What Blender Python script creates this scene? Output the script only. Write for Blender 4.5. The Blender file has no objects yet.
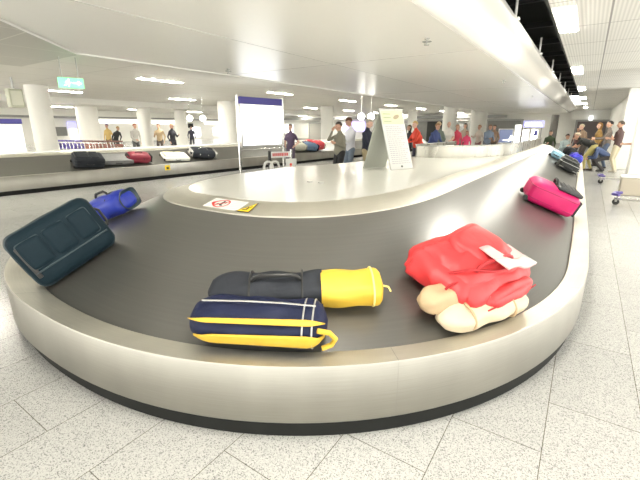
import bpy, bmesh, math, random
import numpy as np
from mathutils import Vector, Matrix, Euler
R = math.radians
PI = math.pi
random.seed(7)
SC = bpy.context.scene
COL = SC.collection

# ------------------------------------------------------------------ camera, world, exposure
cam_d = bpy.data.cameras.new('camera'); cam = bpy.data.objects.new('camera', cam_d); COL.objects.link(cam)
cam_d.sensor_width = 36; cam_d.lens = 385 / 640 * 36; cam_d.clip_start = 0.05; cam_d.clip_end = 300
cam.location = (0, 0, 1.6); cam.rotation_euler = (R(90 - 16.357), 0, R(33.937))
SC.camera = cam
w = bpy.data.worlds.new('world'); SC.world = w; w.use_nodes = True
w.node_tree.nodes['Background'].inputs[0].default_value = (1.0, 0.98, 0.91, 1)
w.node_tree.nodes['Background'].inputs[1].default_value = 2.4
vs = SC.view_settings
vs.view_transform = 'Standard'; vs.look = 'None'; vs.gamma = 1; vs.use_curve_mapping = False
vs.exposure = 1.0
try:
    SC.cycles.use_denoising = True
    SC.cycles.sample_clamp_indirect = 6
    SC.cycles.diffuse_bounces = 4
except Exception: pass
LAMP = 44.0       # radiance of the ceiling fixtures

# ------------------------------------------------------------------ materials
MATS = {}
def mat(name, col, rough=0.5, metal=0.0, emit=None, es=0.0, coat=0.0, noise=0.0, nscale=8.0, bump=0.0, spec=None):
    if name in MATS: return MATS[name]
    m = bpy.data.materials.new(name); m.use_nodes = True; nt = m.node_tree; N = nt.nodes; L = nt.links
    b = N['Principled BSDF']
    b.inputs['Base Color'].default_value = (*col, 1); b.inputs['Roughness'].default_value = rough
    b.inputs['Metallic'].default_value = metal
    if spec is not None: b.inputs['Specular IOR Level'].default_value = spec
    if coat: b.inputs['Coat Weight'].default_value = coat; b.inputs['Coat Roughness'].default_value = 0.08
    if emit: b.inputs['Emission Color'].default_value = (*emit, 1); b.inputs['Emission Strength'].default_value = es
    if noise or bump:
        tc = N.new('ShaderNodeTexCoord'); nz = N.new('ShaderNodeTexNoise'); nz.inputs['Scale'].default_value = nscale
        nz.inputs['Detail'].default_value = 4; L.new(tc.outputs['Object'], nz.inputs['Vector'])
        if noise:
            mr = N.new('ShaderNodeMapRange'); mr.inputs[3].default_value = 1 - noise; mr.inputs[4].default_value = 1 + noise
            mx = N.new('ShaderNodeVectorMath'); mx.operation = 'SCALE'; mx.inputs[0].default_value = col
            L.new(nz.outputs['Fac'], mr.inputs[0]); L.new(mr.outputs[0], mx.inputs['Scale']); L.new(mx.outputs[0], b.inputs['Base Color'])
        if bump:
            bp = N.new('ShaderNodeBump'); bp.inputs['Strength'].default_value = bump; bp.inputs['Distance'].default_value = 0.02
            L.new(nz.outputs['Fac'], bp.inputs['Height']); L.new(bp.outputs[0], b.inputs['Normal'])
    MATS[name] = m; return m

def nodes(name):
    m = bpy.data.materials.new(name); m.use_nodes = True; MATS[name] = m
    return m, m.node_tree.nodes, m.node_tree.links, m.node_tree.nodes['Principled BSDF']

def ramp(N, stops):
    r = N.new('ShaderNodeValToRGB'); e = r.color_ramp.elements
    while len(e) < len(stops): e.new(0.5)
    for k, (p, c) in enumerate(stops): e[k].position = p; e[k].color = (*c, 1)
    return r

def floor_mat():
    m, N, L, b = nodes('granite_tile')
    tc = N.new('ShaderNodeTexCoord'); mp = N.new('ShaderNodeMapping')
    mp.inputs['Rotation'].default_value = (0, 0, R(90)); mp.inputs['Location'].default_value = (1.05, -0.055, 0)
    L.new(tc.outputs['Object'], mp.inputs[0])
    br = N.new('ShaderNodeTexBrick'); br.offset = 0.5; br.squash = 1
    br.inputs['Scale'].default_value = 1; br.inputs['Brick Width'].default_value = 0.9; br.inputs['Row Height'].default_value = 0.452
    br.inputs['Mortar Size'].default_value = 0.0022; br.inputs['Mortar Smooth'].default_value = 0.1
    br.inputs['Color1'].default_value = (0.95, 0.95, 0.95, 1); br.inputs['Color2'].default_value = (1.03, 1.03, 1.03, 1); br.inputs['Mortar'].default_value = (0.33, 0.31, 0.26, 1)
    L.new(mp.outputs[0], br.inputs[0])
    vo = N.new('ShaderNodeTexVoronoi'); vo.inputs['Scale'].default_value = 210; L.new(tc.outputs['Object'], vo.inputs['Vector'])
    sp = ramp(N, [(0.0, (0.18, 0.18, 0.178)), (0.12, (0.27, 0.27, 0.266)), (0.30, (0.44, 0.438, 0.424)), (1.0, (0.52, 0.517, 0.50))])
    sep = N.new('ShaderNodeSeparateColor'); L.new(vo.outputs['Color'], sep.inputs[0]); L.new(sep.outputs[0], sp.inputs[0])
    nz = N.new('ShaderNodeTexNoise'); nz.inputs['Scale'].default_value = 2.2; nz.inputs['Detail'].default_value = 5; L.new(tc.outputs['Object'], nz.inputs['Vector'])
    mr = N.new('ShaderNodeMapRange'); mr.inputs[3].default_value = 0.93; mr.inputs[4].default_value = 1.06; L.new(nz.outputs['Fac'], mr.inputs[0])
    mx = N.new('ShaderNodeMix'); mx.data_type = 'RGBA'; mx.blend_type = 'MULTIPLY'; mx.inputs['Factor'].default_value = 1
    L.new(sp.outputs[0], mx.inputs['A']); L.new(br.outputs['Color'], mx.inputs['B'])
    sc = N.new('ShaderNodeVectorMath'); sc.operation = 'SCALE'; L.new(mx.outputs['Result'], sc.inputs[0]); L.new(mr.outputs[0], sc.inputs['Scale'])
    L.new(sc.outputs[0], b.inputs['Base Color'])
    b.inputs['Roughness'].default_value = 0.22; b.inputs['Specular IOR Level'].default_value = 0.5
    return m

def steel_mat(name, base, r0, r1, aniso=0.0, streak=(1, 60)):
    """brushed stainless steel, brush lines running along the panel (uv u = along, v = across)"""
    m, N, L, b = nodes(name)
    uv = N.new('ShaderNodeUVMap'); mp = N.new('ShaderNodeMapping'); mp.inputs['Scale'].default_value = (streak[0], streak[1], 1); L.new(uv.outputs[0], mp.inputs[0])
    nz = N.new('ShaderNodeTexNoise'); nz.inputs['Scale'].default_value = 3; nz.inputs['Detail'].default_value = 6; L.new(mp.outputs[0], nz.inputs[0])
    n2 = N.new('ShaderNodeTexNoise'); n2.inputs['Scale'].default_value = 1.3; n2.inputs['Detail'].default_value = 3; m2_ = N.new('ShaderNodeMapping'); m2_.inputs['Scale'].default_value = (1.6, 0.5, 1); L.new(uv.outputs[0], m2_.inputs[0]); L.new(m2_.outputs[0], n2.inputs[0])
    mr = N.new('ShaderNodeMapRange'); mr.inputs[3].default_value = r0; mr.inputs[4].default_value = r1; L.new(nz.outputs['Fac'], mr.inputs[0]); L.new(mr.outputs[0], b.inputs['Roughness'])
    mr2 = N.new('ShaderNodeMapRange'); mr2.inputs[3].default_value = 0.86; mr2.inputs[4].default_value = 1.12; L.new(nz.outputs['Fac'], mr2.inputs[0])
    mr3 = N.new('ShaderNodeMapRange'); mr3.inputs[3].default_value = 0.78; mr3.inputs[4].default_value = 1.22; L.new(n2.outputs['Fac'], mr3.inputs[0])
    mu = N.new('ShaderNodeMath'); mu.operation = 'MULTIPLY'; L.new(mr2.outputs[0], mu.inputs[0]); L.new(mr3.outputs[0], mu.inputs[1])
    sc = N.new('ShaderNodeVectorMath'); sc.operation = 'SCALE'; sc.inputs[0].default_value = base; L.new(mu.outputs[0], sc.inputs['Scale']); L.new(sc.outputs[0], b.inputs['Base Color'])
    bp = N.new('ShaderNodeBump'); bp.inputs['Strength'].default_value = 0.12; bp.inputs['Distance'].default_value = 0.003
    L.new(nz.outputs['Fac'], bp.inputs['Height']); L.new(bp.outputs[0], b.inputs['Normal'])
    b.inputs['Metallic'].default_value = 1
    return m

def belt_mat():
    m, N, L, b = nodes('belt_rubber')
    uv = N.new('ShaderNodeUVMap'); mp = N.new('ShaderNodeMapping'); mp.inputs['Scale'].default_value = (0.25, 16, 1); L.new(uv.outputs[0], mp.inputs[0])
    nz = N.new('ShaderNodeTexNoise'); nz.inputs['Scale'].default_value = 2.5; nz.inputs['Detail'].default_value = 7; nz.inputs['Roughness'].default_value = 0.65; L.new(mp.outputs[0], nz.inputs[0])
    cr = ramp(N, [(0.2, (0.048, 0.047, 0.042)), (0.5, (0.062, 0.060, 0.053)), (0.8, (0.080, 0.078, 0.069))]); L.new(nz.outputs['Fac'], cr.inputs[0])
    L.new(cr.outputs[0], b.inputs['Base Color'])
    mr = N.new('ShaderNodeMapRange'); mr.inputs[3].default_value = 0.30; mr.inputs[4].default_value = 0.36; L.new(nz.outputs['Fac'], mr.inputs[0]); L.new(mr.outputs[0], b.inputs['Roughness'])
    b.inputs['Specular IOR Level'].default_value = 0.8; b.inputs['IOR'].default_value = 1.75
    return m

def ceiling_mat(name, base, line, sx, sy, stripes=0.0, sdir=0):
    """metal ceiling tiles: joint grid sx by sy, with fine slats"""
    m, N, L, b = nodes(name)
    tc = N.new('ShaderNodeTexCoord'); br = N.new('ShaderNodeTexBrick'); br.offset = 0
    br.inputs['Scale'].default_value = 1; br.inputs['Brick Width'].default_value = sx; br.inputs['Row Height'].default_value = sy
    br.inputs['Mortar Size'].default_value = 0.012; br.inputs['Color1'].default_value = (*base, 1); br.inputs['Color2'].default_value = (*[c * 0.97 for c in base], 1); br.inputs['Mortar'].default_value = (*line, 1)
    L.new(tc.outputs['Object'], br.inputs[0])
    wv = N.new('ShaderNodeTexWave'); wv.bands_direction = 'X' if sdir == 0 else 'Y'; wv.inputs['Scale'].default_value = stripes if stripes else 3
    L.new(tc.outputs['Object'], wv.inputs[0])
    mr = N.new('ShaderNodeMapRange'); mr.inputs[3].default_value = 0.80 if stripes else 1; mr.inputs[4].default_value = 1.0; L.new(wv.outputs['Fac'], mr.inputs[0])
    sc = N.new('ShaderNodeVectorMath'); sc.operation = 'SCALE'; L.new(br.outputs['Color'], sc.inputs[0]); L.new(mr.outputs[0], sc.inputs['Scale'])
    L.new(sc.outputs[0], b.inputs['Base Color']); b.inputs['Roughness'].default_value = 0.5
    return m

FLOOR = floor_mat()
STEEL = steel_mat('brushed_steel', (0.36, 0.348, 0.31), 0.28, 0.44)
STEEL2 = steel_mat('brushed_steel_band', (0.46, 0.45, 0.39), 0.26, 0.38)
STEEL4 = steel_mat('lightened_rim_steel', (0.62, 0.60, 0.53), 0.46, 0.62)  # rougher steel, base colour lightened to offset dark reflections in the rims
STEEL3 = steel_mat('brushed_guard_steel', (0.30, 0.29, 0.25), 0.22, 0.34, streak=(1.2, .3))
BELT = belt_mat()
CEIL = ceiling_mat('metal_ceiling', (0.74, 0.72, 0.66), (0.5, 0.48, 0.43), 1.45, 5.8)
CEILR = ceiling_mat('slatted_ceiling', (0.84, 0.83, 0.78), (0.36, 0.35, 0.33), 5.8, 1.45, stripes=7)
MESHC = ceiling_mat('mesh_ceiling', (0.60, 0.58, 0.52), (0.8, 0.78, 0.7), 1.45, 1.45, stripes=16)
CANOPY = mat('glossy_white_panel', (0.965, 0.95, 0.89), 0.30)
CANOPYE = mat('glossy_white_edge', (0.91, 0.895, 0.84), 0.24, coat=0.5)
WHITE = mat('white_paint', (0.84, 0.83, 0.78), 0.55, noise=0.02)
WHITE2 = mat('white_board', (0.88, 0.88, 0.85), 0.4)
ISL = mat('pale_sheet_metal', (0.68, 0.68, 0.63), 0.22, noise=0.02, nscale=2, spec=0.6)
BLACK = mat('black_plastic', (0.018, 0.018, 0.018), 0.45)
RUB = mat('black_kick_rubber', (0.014, 0.015, 0.014), 0.6, noise=0.2, spec=.2)
DARK = mat('dark_void', (0.03, 0.032, 0.03), 0.8)
CHROME = mat('polished_steel', (0.72, 0.72, 0.70), 0.2, 1.0)
GREYM = mat('grey_metal', (0.42, 0.42, 0.40), 0.4, 0.6)
LIGHT = mat('lamp_diffuser', (1, 1, 1), 0.5, emit=(1.0, 0.955, 0.84), es=LAMP)
STRIPL = mat('strip_diffuser', (1, 1, 1), 0.5, emit=(1.0, 0.955, 0.84), es=LAMP * 1.9)
BOXL = mat('lit_white_panel', (1, 1, 1), 0.3, emit=(0.97, 0.99, 1.0), es=1.7)
PURPLE = mat('violet_blue_print', (0.07, 0.06, 0.33), 0.4)

# ------------------------------------------------------------------ mesh helpers
def link(name, bm, m, parent=None, smooth=True, angle=40):
    me = bpy.data.meshes.new(name); bm.normal_update(); bm.to_mesh(me); bm.free()
    ms = m if isinstance(m, (list, tuple)) else [m]
    for x in ms: me.materials.append(x)
    if smooth:
        for p in me.polygons: p.use_smooth = True
        try: me.set_sharp_from_angle(angle=R(angle))
        except Exception: pass
    o = bpy.data.objects.new(name, me); COL.objects.link(o)
    if parent: o.parent = parent
    return o

def tag(o, label=None, cat=None, group=None, kind=None):
    if label: o['label'] = label
    if cat: o['category'] = cat
    if group: o['group'] = group
    if kind: o['kind'] = kind
    return o

def thing(name, label, cat, loc=(0, 0, 0), rz=0, group=None, M=None):
    o = bpy.data.objects.new(name, None); COL.objects.link(o); o.empty_display_size = 0.1
    if M is not None: o.matrix_world = M
    else: o.location = loc; o.rotation_euler = (0, 0, rz)
    return tag(o, label, cat, group)

def copy_tree(o, parent=None):
    c = o.copy(); COL.objects.link(c); c.parent = parent
    for ch in list(o.children): copy_tree(ch, c)
    return c

def box(bm, x0, x1, y0, y1, z0, z1, bev=0.0, M=None, mi=0):
    vs_ = [bm.verts.new((x, y, z)) for x in (x0, x1) for y in (y0, y1) for z in (z0, z1)]
    idx = [(0, 1, 3, 2), (4, 6, 7, 5), (0, 4, 5, 1), (2, 3, 7, 6), (0, 2, 6, 4), (1, 5, 7, 3)]
    fs = [bm.faces.new([vs_[i] for i in f]) for f in idx]
    if bev:
        es = list({e for f in fs for e in f.edges})
        r = bmesh.ops.bevel(bm, geom=es, offset=bev, segments=2, profile=0.5, affect='EDGES')
        allv = {v for f in r['faces'] for v in f.verts} | {v for v in vs_ if v.is_valid}
        fs = list({f for v in allv for f in v.link_faces})
    vv = {v for f in fs for v in f.verts}
    if M is not None:
        for v in vv: v.co = M @ v.co
    for f in fs: f.material_index = mi
    return fs

def tube(bm, pts, r, n=10, cap=True, radii=None, mi=0):
    pts = [Vector(p) for p in pts]; rings = []
    prev = None
    for i, p in enumerate(pts):
        t = (pts[min(i + 1, len(pts) - 1)] - pts[max(i - 1, 0)]).normalized()
        if prev is None:
            a = Vector((0, 0, 1)) if abs(t.z) < 0.9 else Vector((1, 0, 0))
            u = t.cross(a).normalized()
        else: u = (prev - t * prev.dot(t)).normalized()
        prev = u; v = t.cross(u); rr = radii[i] if radii else r
        rings.append([bm.verts.new(p + (u * math.cos(2 * PI * k / n) + v * math.sin(2 * PI * k / n)) * rr) for k in range(n)])
    for a, b in zip(rings, rings[1:]):
        for k in range(n): bm.faces.new((a[k], a[(k + 1) % n], b[(k + 1) % n], b[k])).material_index = mi
    if cap: bm.faces.new(rings[0][::-1]).material_index = mi; bm.faces.new(rings[-1]).material_index = mi

def ell(bm, c, r, u=14, v=10, M=None, mi=0):
    T = Matrix.Translation(c) @ (M or Matrix.Identity(4)) @ Matrix.Diagonal((*r, 1))
    q = bmesh.ops.create_uvsphere(bm, u_segments=u, v_segments=v, radius=1, matrix=T)
    for x in q['verts']:
        for f in x.link_faces: f.material_index = mi
    return q['verts']

def cyl(bm, c0, c1, r, n=20): tube(bm, [c0, c1], r, n)

def soft(bm, sx, sy, sz, r, n=10, bulge=0.0, wob=0.0, seed=0, taper=0.0, M=None, mi=0):
    """rounded box centred in x, y and standing on z=0, with bulging sides and cloth-like unevenness"""
    rnd = random.Random(seed); ph = [rnd.uniform(0, 6.28) for _ in range(9)]
    cache = {}
    def vert(p):
        key = tuple(round(c, 5) for c in p)
        if key in cache: return cache[key]
        x, y, z = p
        q = Vector((x * sx / 2, y * sy / 2, z * sz / 2))
        inn = Vector((max(-sx / 2 + r, min(sx / 2 - r, q.x)), max(-sy / 2 + r, min(sy / 2 - r, q.y)), max(-sz / 2 + r, min(sz / 2 - r, q.z))))
        d = q - inn
        nrm = d.normalized() if d.length > 1e-7 else Vector((0, 0, 0))
        o = inn + nrm * r
        fx, fy, fz = 1 - x * x, 1 - y * y, 1 - z * z
        if abs(x) > .999: o.x += x * bulge * fy * fz
        if abs(y) > .999: o.y += y * bulge * fx * fz
        if z > .999: o.z += z * bulge * fx * fy
        if taper: o.x *= 1 - taper * (z + 1) / 2; o.y *= 1 - taper * (z + 1) / 2
        if wob:
            k = math.sin(q.x * 21 + ph[0] + 3 * math.sin(q.y * 13 + ph[1])) * math.sin(q.y * 17 + ph[2] + 2 * math.sin(q.z * 19 + ph[3])) + 0.6 * math.sin(q.z * 31 + q.x * 9 + ph[4])
            o += (o.normalized()) * wob * k
        o.z = max(o.z + sz / 2, 0)
        v = bm.verts.new(o if M is None else M @ o); cache[key] = v; return v
    g = sorted(set([-1 + 2 * i / n for i in range(n + 1)] + [-.985, .985, -.94, .94]))
    for ax in range(3):
        for s in (-1, 1):
            for i in range(len(g) - 1):
                for j in range(len(g) - 1):
                    cs = []
                    for a, b in ((g[i], g[j]), (g[i + 1], g[j]), (g[i + 1], g[j + 1]), (g[i], g[j + 1])):
                        p = [0, 0, 0]; p[ax] = s; p[(ax + 1) % 3] = a; p[(ax + 2) % 3] = b; cs.append(vert(p))
                    if s < 0: cs.reverse()
                    if len(set(cs)) >= 3:
                        try: bm.faces.new(cs).material_index = mi
                        except ValueError: pass

def prism(bm, poly, z0, z1):
    lo = [bm.verts.new((x, y, z0)) for x, y in poly]; hi = [bm.verts.new((x, y, z1)) for x, y in poly]
    bm.faces.new(lo[::-1]); bm.faces.new(hi)
    for i in range(len(poly)):
        j = (i + 1) % len(poly); bm.faces.new((lo[i], lo[j], hi[j], hi[i]))

def B(): return bmesh.new()

def pos(px, py, h):
    """a point of the place at height h, seen from the photographer's spot in that direction"""
    f = 385.0; t = R(16.357); yw = R(33.937)
    a, b = (px - 320) / f, (240 - py) / f
    fw = math.cos(t) + b * math.sin(t); up = -math.sin(t) + b * math.cos(t)
    X = a * math.cos(yw) - fw * math.sin(yw); Y = a * math.sin(yw) + fw * math.cos(yw)
    k = (h - 1.6) / up
    return Vector((X * k, Y * k, h))
def dirn(px):
    a = math.atan((px - 320) / 385.0 * math.cos(R(16.357))) - R(33.937)
    return Vector((math.sin(a), math.cos(a), 0))
def along(px, D): return dirn(px) * D

# ------------------------------------------------------------------ the setting
def struct(name, bm, m, **k): return tag(link(name, bm, m, smooth=k.get('smooth', False)), kind='structure')
bm = B(); box(bm, -46, 4.5, -4.5, 48, -0.1, 0); struct('floor', bm, FLOOR)
# main ceiling left of the canopy, ceiling above the canopy, the open black slot, and the slatted ceiling on the right
bm = B(); box(bm, -46, -6.05, -12, 48, 3.0, 3.1); struct('ceiling', bm, CEIL)
bm = B(); box(bm, -11.5, -6.3, -2.2, 4.3, 2.985, 3.0); struct('ceiling_mesh_field', bm, MESHC)
bm = B(); box(bm, -0.63, 6, -6, 48, 3.0, 3.1); struct('ceiling_slatted', bm, CEILR)
bm = B(); box(bm, -6.05, -0.6, -6.05, 34, 3.75, 3.85); box(bm, -0.66, -0.63, -6.05, 34, 3.0, 3.75); box(bm, -6.05, -6.0, -6.05, 34, 3.0, 3.75); struct('ceiling_black_void', bm, DARK)
bm = B(); box(bm, -6.05, -0.63, -12, -6.05, 3.0, 3.1); box(bm, -6.05, -0.63, 34, 48, 3.0, 3.1); struct('ceiling_rear', bm, CEIL)
bm = B()
for yy in range(0, 34, 2): box(bm, -5.9, -0.7, yy, yy + 0.08, 3.6, 3.7)
struct('ceiling_rails', bm, BLACK)
# glossy white canopy over the carousel with a curved raised edge on the right
bm = B()
poly = [(-3.0, -6.0), (-4.2, 1.0), (-4.85, 1.75), (-6.15, 3.05), (-6.05, 34), (-1.42, 34), (-1.38, -6.0)]
prism(bm, poly, 2.6, 2.66)
canopy = tag(bpy.data.objects.new('ceiling_canopy', None), kind='structure'); COL.objects.link(canopy)
link('canopy_panel', bm, CANOPY, canopy, smooth=False)
bm = B()
prof = [(-1.42, 2.6), (-1.36, 2.602), (-1.30, 2.615), (-1.24, 2.64), (-1.16, 2.69), (-1.08, 2.75), (-1.00, 2.80), (-0.92, 2.83), (-0.85, 2.845), (-0.80, 2.87), (-0.79, 2.92)]
ys = [-6 + 2.0 * i for i in range(21)]
prof = [(-1.42 + (x + 1.42) * .70, z) for x, z in prof]
rows = [[bm.verts.new((x, y, z)) for x, z in prof] for y in ys]
for a, b_ in zip(rows, rows[1:]):
    for i in range(len(prof) - 1): bm.faces.new((a[i], a[i + 1], b_[i + 1], b_[i]))
e = link('canopy_edge', bm, CANOPYE, canopy); sm = e.modifiers.new('s', 'SOLIDIFY'); sm.thickness = 0.02; sm.offset = 1
bm = B()
prism(bm, [(-6.19, 3.03), (-6.09, 34), (-6.04, 34), (-6.13, 3.0)], 2.58, 3.0)
prism(bm, [(-6.19, 3.03), (-6.13, 3.0), (-4.83, 1.70), (-4.18, 0.95), (-2.98, -6.0), (-3.05, -6.0), (-4.24, 0.97), (-4.89, 1.75)], 2.58, 3.0)
link('canopy_rim', bm, WHITE, canopy, smooth=False)
# panel joints of the canopy
bm = B()
for yy in (5.9, 11.8, 17.7, 23.6, 29.5): box(bm, -6.1, -1.42, yy, yy + 0.012, 2.597, 2.6)
box(bm, -3.7, -3.69, -4, 34, 2.597, 2.6)
link('canopy_joint', bm, mat('joint_grey', (0.6, 0.59, 0.55), 0.4), canopy, smooth=False)
# walls
bm = B(); box(bm, -44, -43.8, -12, 48, 0, 3.0); struct('wall_left', bm, WHITE)
bm = B(); box(bm, -44, 1.5, 44, 44.2, 0, 3.0); struct('wall_back', bm, WHITE)
bm = B(); box(bm, 1.28, 1.5, 19.6, 44, 0, 3.0); struct('wall_right', bm, WHITE)
bm = B(); box(bm, -43.8, 2, 43.85, 44, 0, 0.12); struct('baseboard_back', bm, GREYM)
bm = B(); box(bm, -22.4, -21.6, -12, 44, 2.72, 3.0); box(bm, -37, -36.4, -12, 44, 2.5, 3.0); struct('ceiling_beam', bm, WHITE)
GREYB = mat('grey_bulkhead', (0.36, 0.36, 0.35), 0.6)
bm = B(); box(bm, -43.8, -43.3, -12, 43.8, 2.45, 2.75); box(bm, -43.3, -7, 43.3, 43.8, 2.5, 2.75); struct('trim_1', bm, GREYB)

def pillar(px, D, rad, label=None):
    p = along(px, D); bm = B()
    cyl(bm, (p.x, p.y, 0), (p.x, p.y, 3.0), rad, 28)
    return struct('pillar', bm, WHITE, smooth=True)
pillar(43.5, 17.6, 0.36); pillar(145, 31, 0.45); pillar(229.5, 24, 0.62); pillar(89, 34, 0.7)
pillar(327, 29, 0.45); pillar(449, 27, 0.42); pillar(478, 31, 0.55); pillar(181, 38, 0.5); pillar(412, 38, 0.4)
bm = B(); box(bm, 1.01, 1.7, 13.0, 13.7, 0, 3.0, bev=0.03); struct('pillar', bm, WHITE)
bm = B(); box(bm, 1.02, 1.5, 19.2, 19.7, 0, 3.0, bev=0.03); struct('pillar', bm, WHITE)
bm = B(); cyl(bm, (-2.6, 40, 0), (-2.6, 40, 2.6), 0.3, 24); struct('pillar', bm, mat('dark_column', (0.18, 0.17, 0.16), 0.5))

# far openings, shutters and shop fronts
SHUT = mat('shutter_grey', (0.20, 0.20, 0.19), 0.6, noise=0.15, nscale=3)
def opening(n, px0, px1, y, z1, m=SHUT, split=None):
    x0, x1 = [dirn(p).x / dirn(p).y * y for p in (px0, px1)]
    r = bpy.data.objects.new('door_%d' % n, None); COL.objects.link(r); tag(r, kind='structure')
    bm = B(); box(bm, x0, x1, y - 0.25, y - 0.1, 0, z1); link('door_panel', bm, m, r, smooth=False)
    bm = B(); box(bm, x0 - 0.15, x0, y - 0.35, y, 0, z1 + 0.15); box(bm, x1, x1 + 0.15, y - 0.35, y, 0, z1 + 0.15); box(bm, x0, x1, y - 0.35, y, z1, z1 + 0.15); link('door_frame', bm, GREYB, r, smooth=False)
    if split:
        a, b_ = [dirn(p).x / dirn(p).y * y for p in split]
        bm = B(); box(bm, a, b_, y - 0.32, y - 0.25, 0, z1 - 0.02); link('door_leaf', bm, DARK, r, smooth=False)
opening(1, 404, 443, 43.9, 2.2, split=(428, 443))
opening(2, 455, 472, 43.9, 2.2)
opening(3, 488, 521, 43.9, 2.2)
opening(4, 577, 606, 42, 2.05, mat('gate_brown', (0.16, 0.13, 0.13), 0.6), split=None)
opening(5, 311, 322, 43.9, 2.0, mat('door_beige', (0.45, 0.44, 0.40), 0.5))
bm = B(); box(bm, -1.5, 1.28, 41.9, 42.3, 2.2, 3.0); struct('wall_bulkhead', bm, WHITE)

# ------------------------------------------------------------------ ceiling fixtures
def strip(x, y, w_, l_, label, z=3.0, group='strip lights of the low ceiling', name='ceiling_light', lm=STRIPL):
    t = thing(name, label, 'ceiling light', (x, y, z), 0, group)
    bm = B(); box(bm, -w_ / 2 - .03, w_ / 2 + .03, -l_ / 2 - .03, l_ / 2 + .03, -0.02, 0); link('housing', bm, WHITE2, t, smooth=False)
    bm = B(); box(bm, -w_ / 2, w_ / 2, -l_ / 2, l_ / 2, -0.03, -0.021); link('diffuser', bm, lm, t, smooth=False)
    return t
ORD = ['nearest', 'second nearest', 'third', 'fourth', 'fifth', 'sixth', 'seventh', 'eighth', 'ninth', 'tenth', 'eleventh', 'twelfth', 'thirteenth', 'fourteenth', 'fifteenth', 'sixteenth', 'seventeenth', 'eighteenth', 'nineteenth', 'twentieth']
def light_label(row, k):
    return 'strip light in the %s ceiling row, %s' % (row, ORD[k] + ' one in view' if k >= 0 else 'behind the viewer')
proto = strip(-11.3, 7.93, 0.17, 1.5, light_label('first left', 0))
for x, row in ((-11.3, 'first left'), (-17.9, 'second left'), (-26.0, 'third left'), (-31.5, 'fourth left'), (-39.5, 'leftmost')):
    for k in range(-3, 7):
        yy = 7.93 + 5.8 * k
        if (x, k) == (-11.3, 0) or yy > 43: continue
        c = copy_tree(proto); c.location = (x, yy, 3.0); c['label'] = light_label(row, k)
proto = strip(-0.49, 6.72, 0.20, 1.45, 'rectangular lit panel in the slatted ceiling beside the black gap', group='light panels beside the black ceiling gap', name='ceiling_panel_light', lm=LIGHT)
for k in range(-1, 6):
    if k:
        c = copy_tree(proto); c.location = (-0.49, 6.72 + 5.8 * k, 3.0)
        c['label'] = 'square lit panel beside the black ceiling gap, %s one in view' % ORD[k] if k > 0 else 'lit ceiling panel behind the viewer'
for x in (4.2,):  # unseen extra panels, added for more light
    for k in (0, 1): c = copy_tree(proto); c.location = (x, 3.8 + 5.8 * k, 3.0); c['label'] = 'added ceiling panel light beyond the right edge of the view'
proto['label'] = 'large square lit panel beside the black ceiling gap, nearest one in view'
for x, yy, w_ in ((-4.8, 37, 'near'), (-4.2, 40.6, 'rear')):  # fixtures added here to brighten the back wall
    c = copy_tree(proto); c.location = (x, yy, 3.0); c['label'] = 'added ceiling panel light beyond the far end of the canopy, %s one' % w_
# round glowing lamps hanging under the far ceiling
GL = mat('globe_glass', (1, 1, 1), 0.3, emit=(1, 0.97, 0.88), es=9)
first = None
for px, D in ((190.5, 21), (203.5, 21.4), (361, 17), (370.5, 17.3)):
    p = along(px, D)
    if first is None:
        t = thing('globe_lamp', 'left one of the two glowing globe lamps over the left hall', 'lamp', (p.x, p.y, 3.0), 0, 'round hanging globe lamps')
        bm = B(); ell(bm, (0, 0, -0.98), (0.15, 0.15, 0.14)); link('globe', bm, GL, t)
        bm = B(); cyl(bm, (0, 0, -0.86), (0, 0, 0), 0.012, 8); link('stem', bm, CHROME, t); first = t
    else:
        c = copy_tree(first); c.location = (p.x, p.y, 3.0); c['label'] = {203: 'right one of the two glowing globe lamps over the left hall', 361: 'left glowing globe lamp above the man in white', 370: 'right glowing globe lamp beside the notice board top'}[int(px)]
# sprinklers under the canopy
sp0 = None
for x, y in ((-1.75, 4.85), (-1.75, 9.9), (-1.75, 15.2), (-5.55, 5.3)):
    if sp0 is None:
        sp0 = thing('sprinkler', 'small metal sprinkler head on the underside of the white canopy', 'sprinkler', (x, y, 2.6), 0, 'sprinklers under the canopy')
        bm = B(); cyl(bm, (0, 0, 0), (0, 0, -0.012), 0.03, 14); cyl(bm, (0, 0, -0.012), (0, 0, -0.07), 0.009, 8); link('body', bm, GREYM, sp0)
        bm = B(); cyl(bm, (0, 0, -0.035), (0, 0, -0.04), 0.055, 14); cyl(bm, (0, 0, -0.07), (0, 0, -0.076), 0.03, 14); link('deflector', bm, GREYM, sp0)
    else:
        c = copy_tree(sp0); c.location = (x, y, 2.6)
        c['label'] = 'small sprinkler head under the white canopy, ' + ('by its left edge' if x < -5 else 'second one along its right edge' if y < 12 else 'farthest one along its right edge')
# suspension rods standing on the canopy edge
sr = None
for k in range(9):
    y = 5.9 + 2.9 * k
    if sr is None:
        bm = B(); cyl(bm, (0, 0, 0), (0, 0, 0.26), 0.016, 8); box(bm, -0.05, 0.05, -0.05, 0.05, -0.02, 0.0)
        sr = tag(link('suspension_rod', bm, mat('rod_white', (0.85, 0.84, 0.8), 0.4)), 'thin pale rod holding the canopy edge under the black gap', 'rod', 'rods that hold the canopy edge'); sr.location = (-1.0, y, 2.92)
    else: c = sr.copy(); COL.objects.link(c); c.location = (-1.0, y, 2.92); c['label'] = 'thin pale rod on the canopy edge below the black gap, %s one' % ORD[k]

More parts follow.
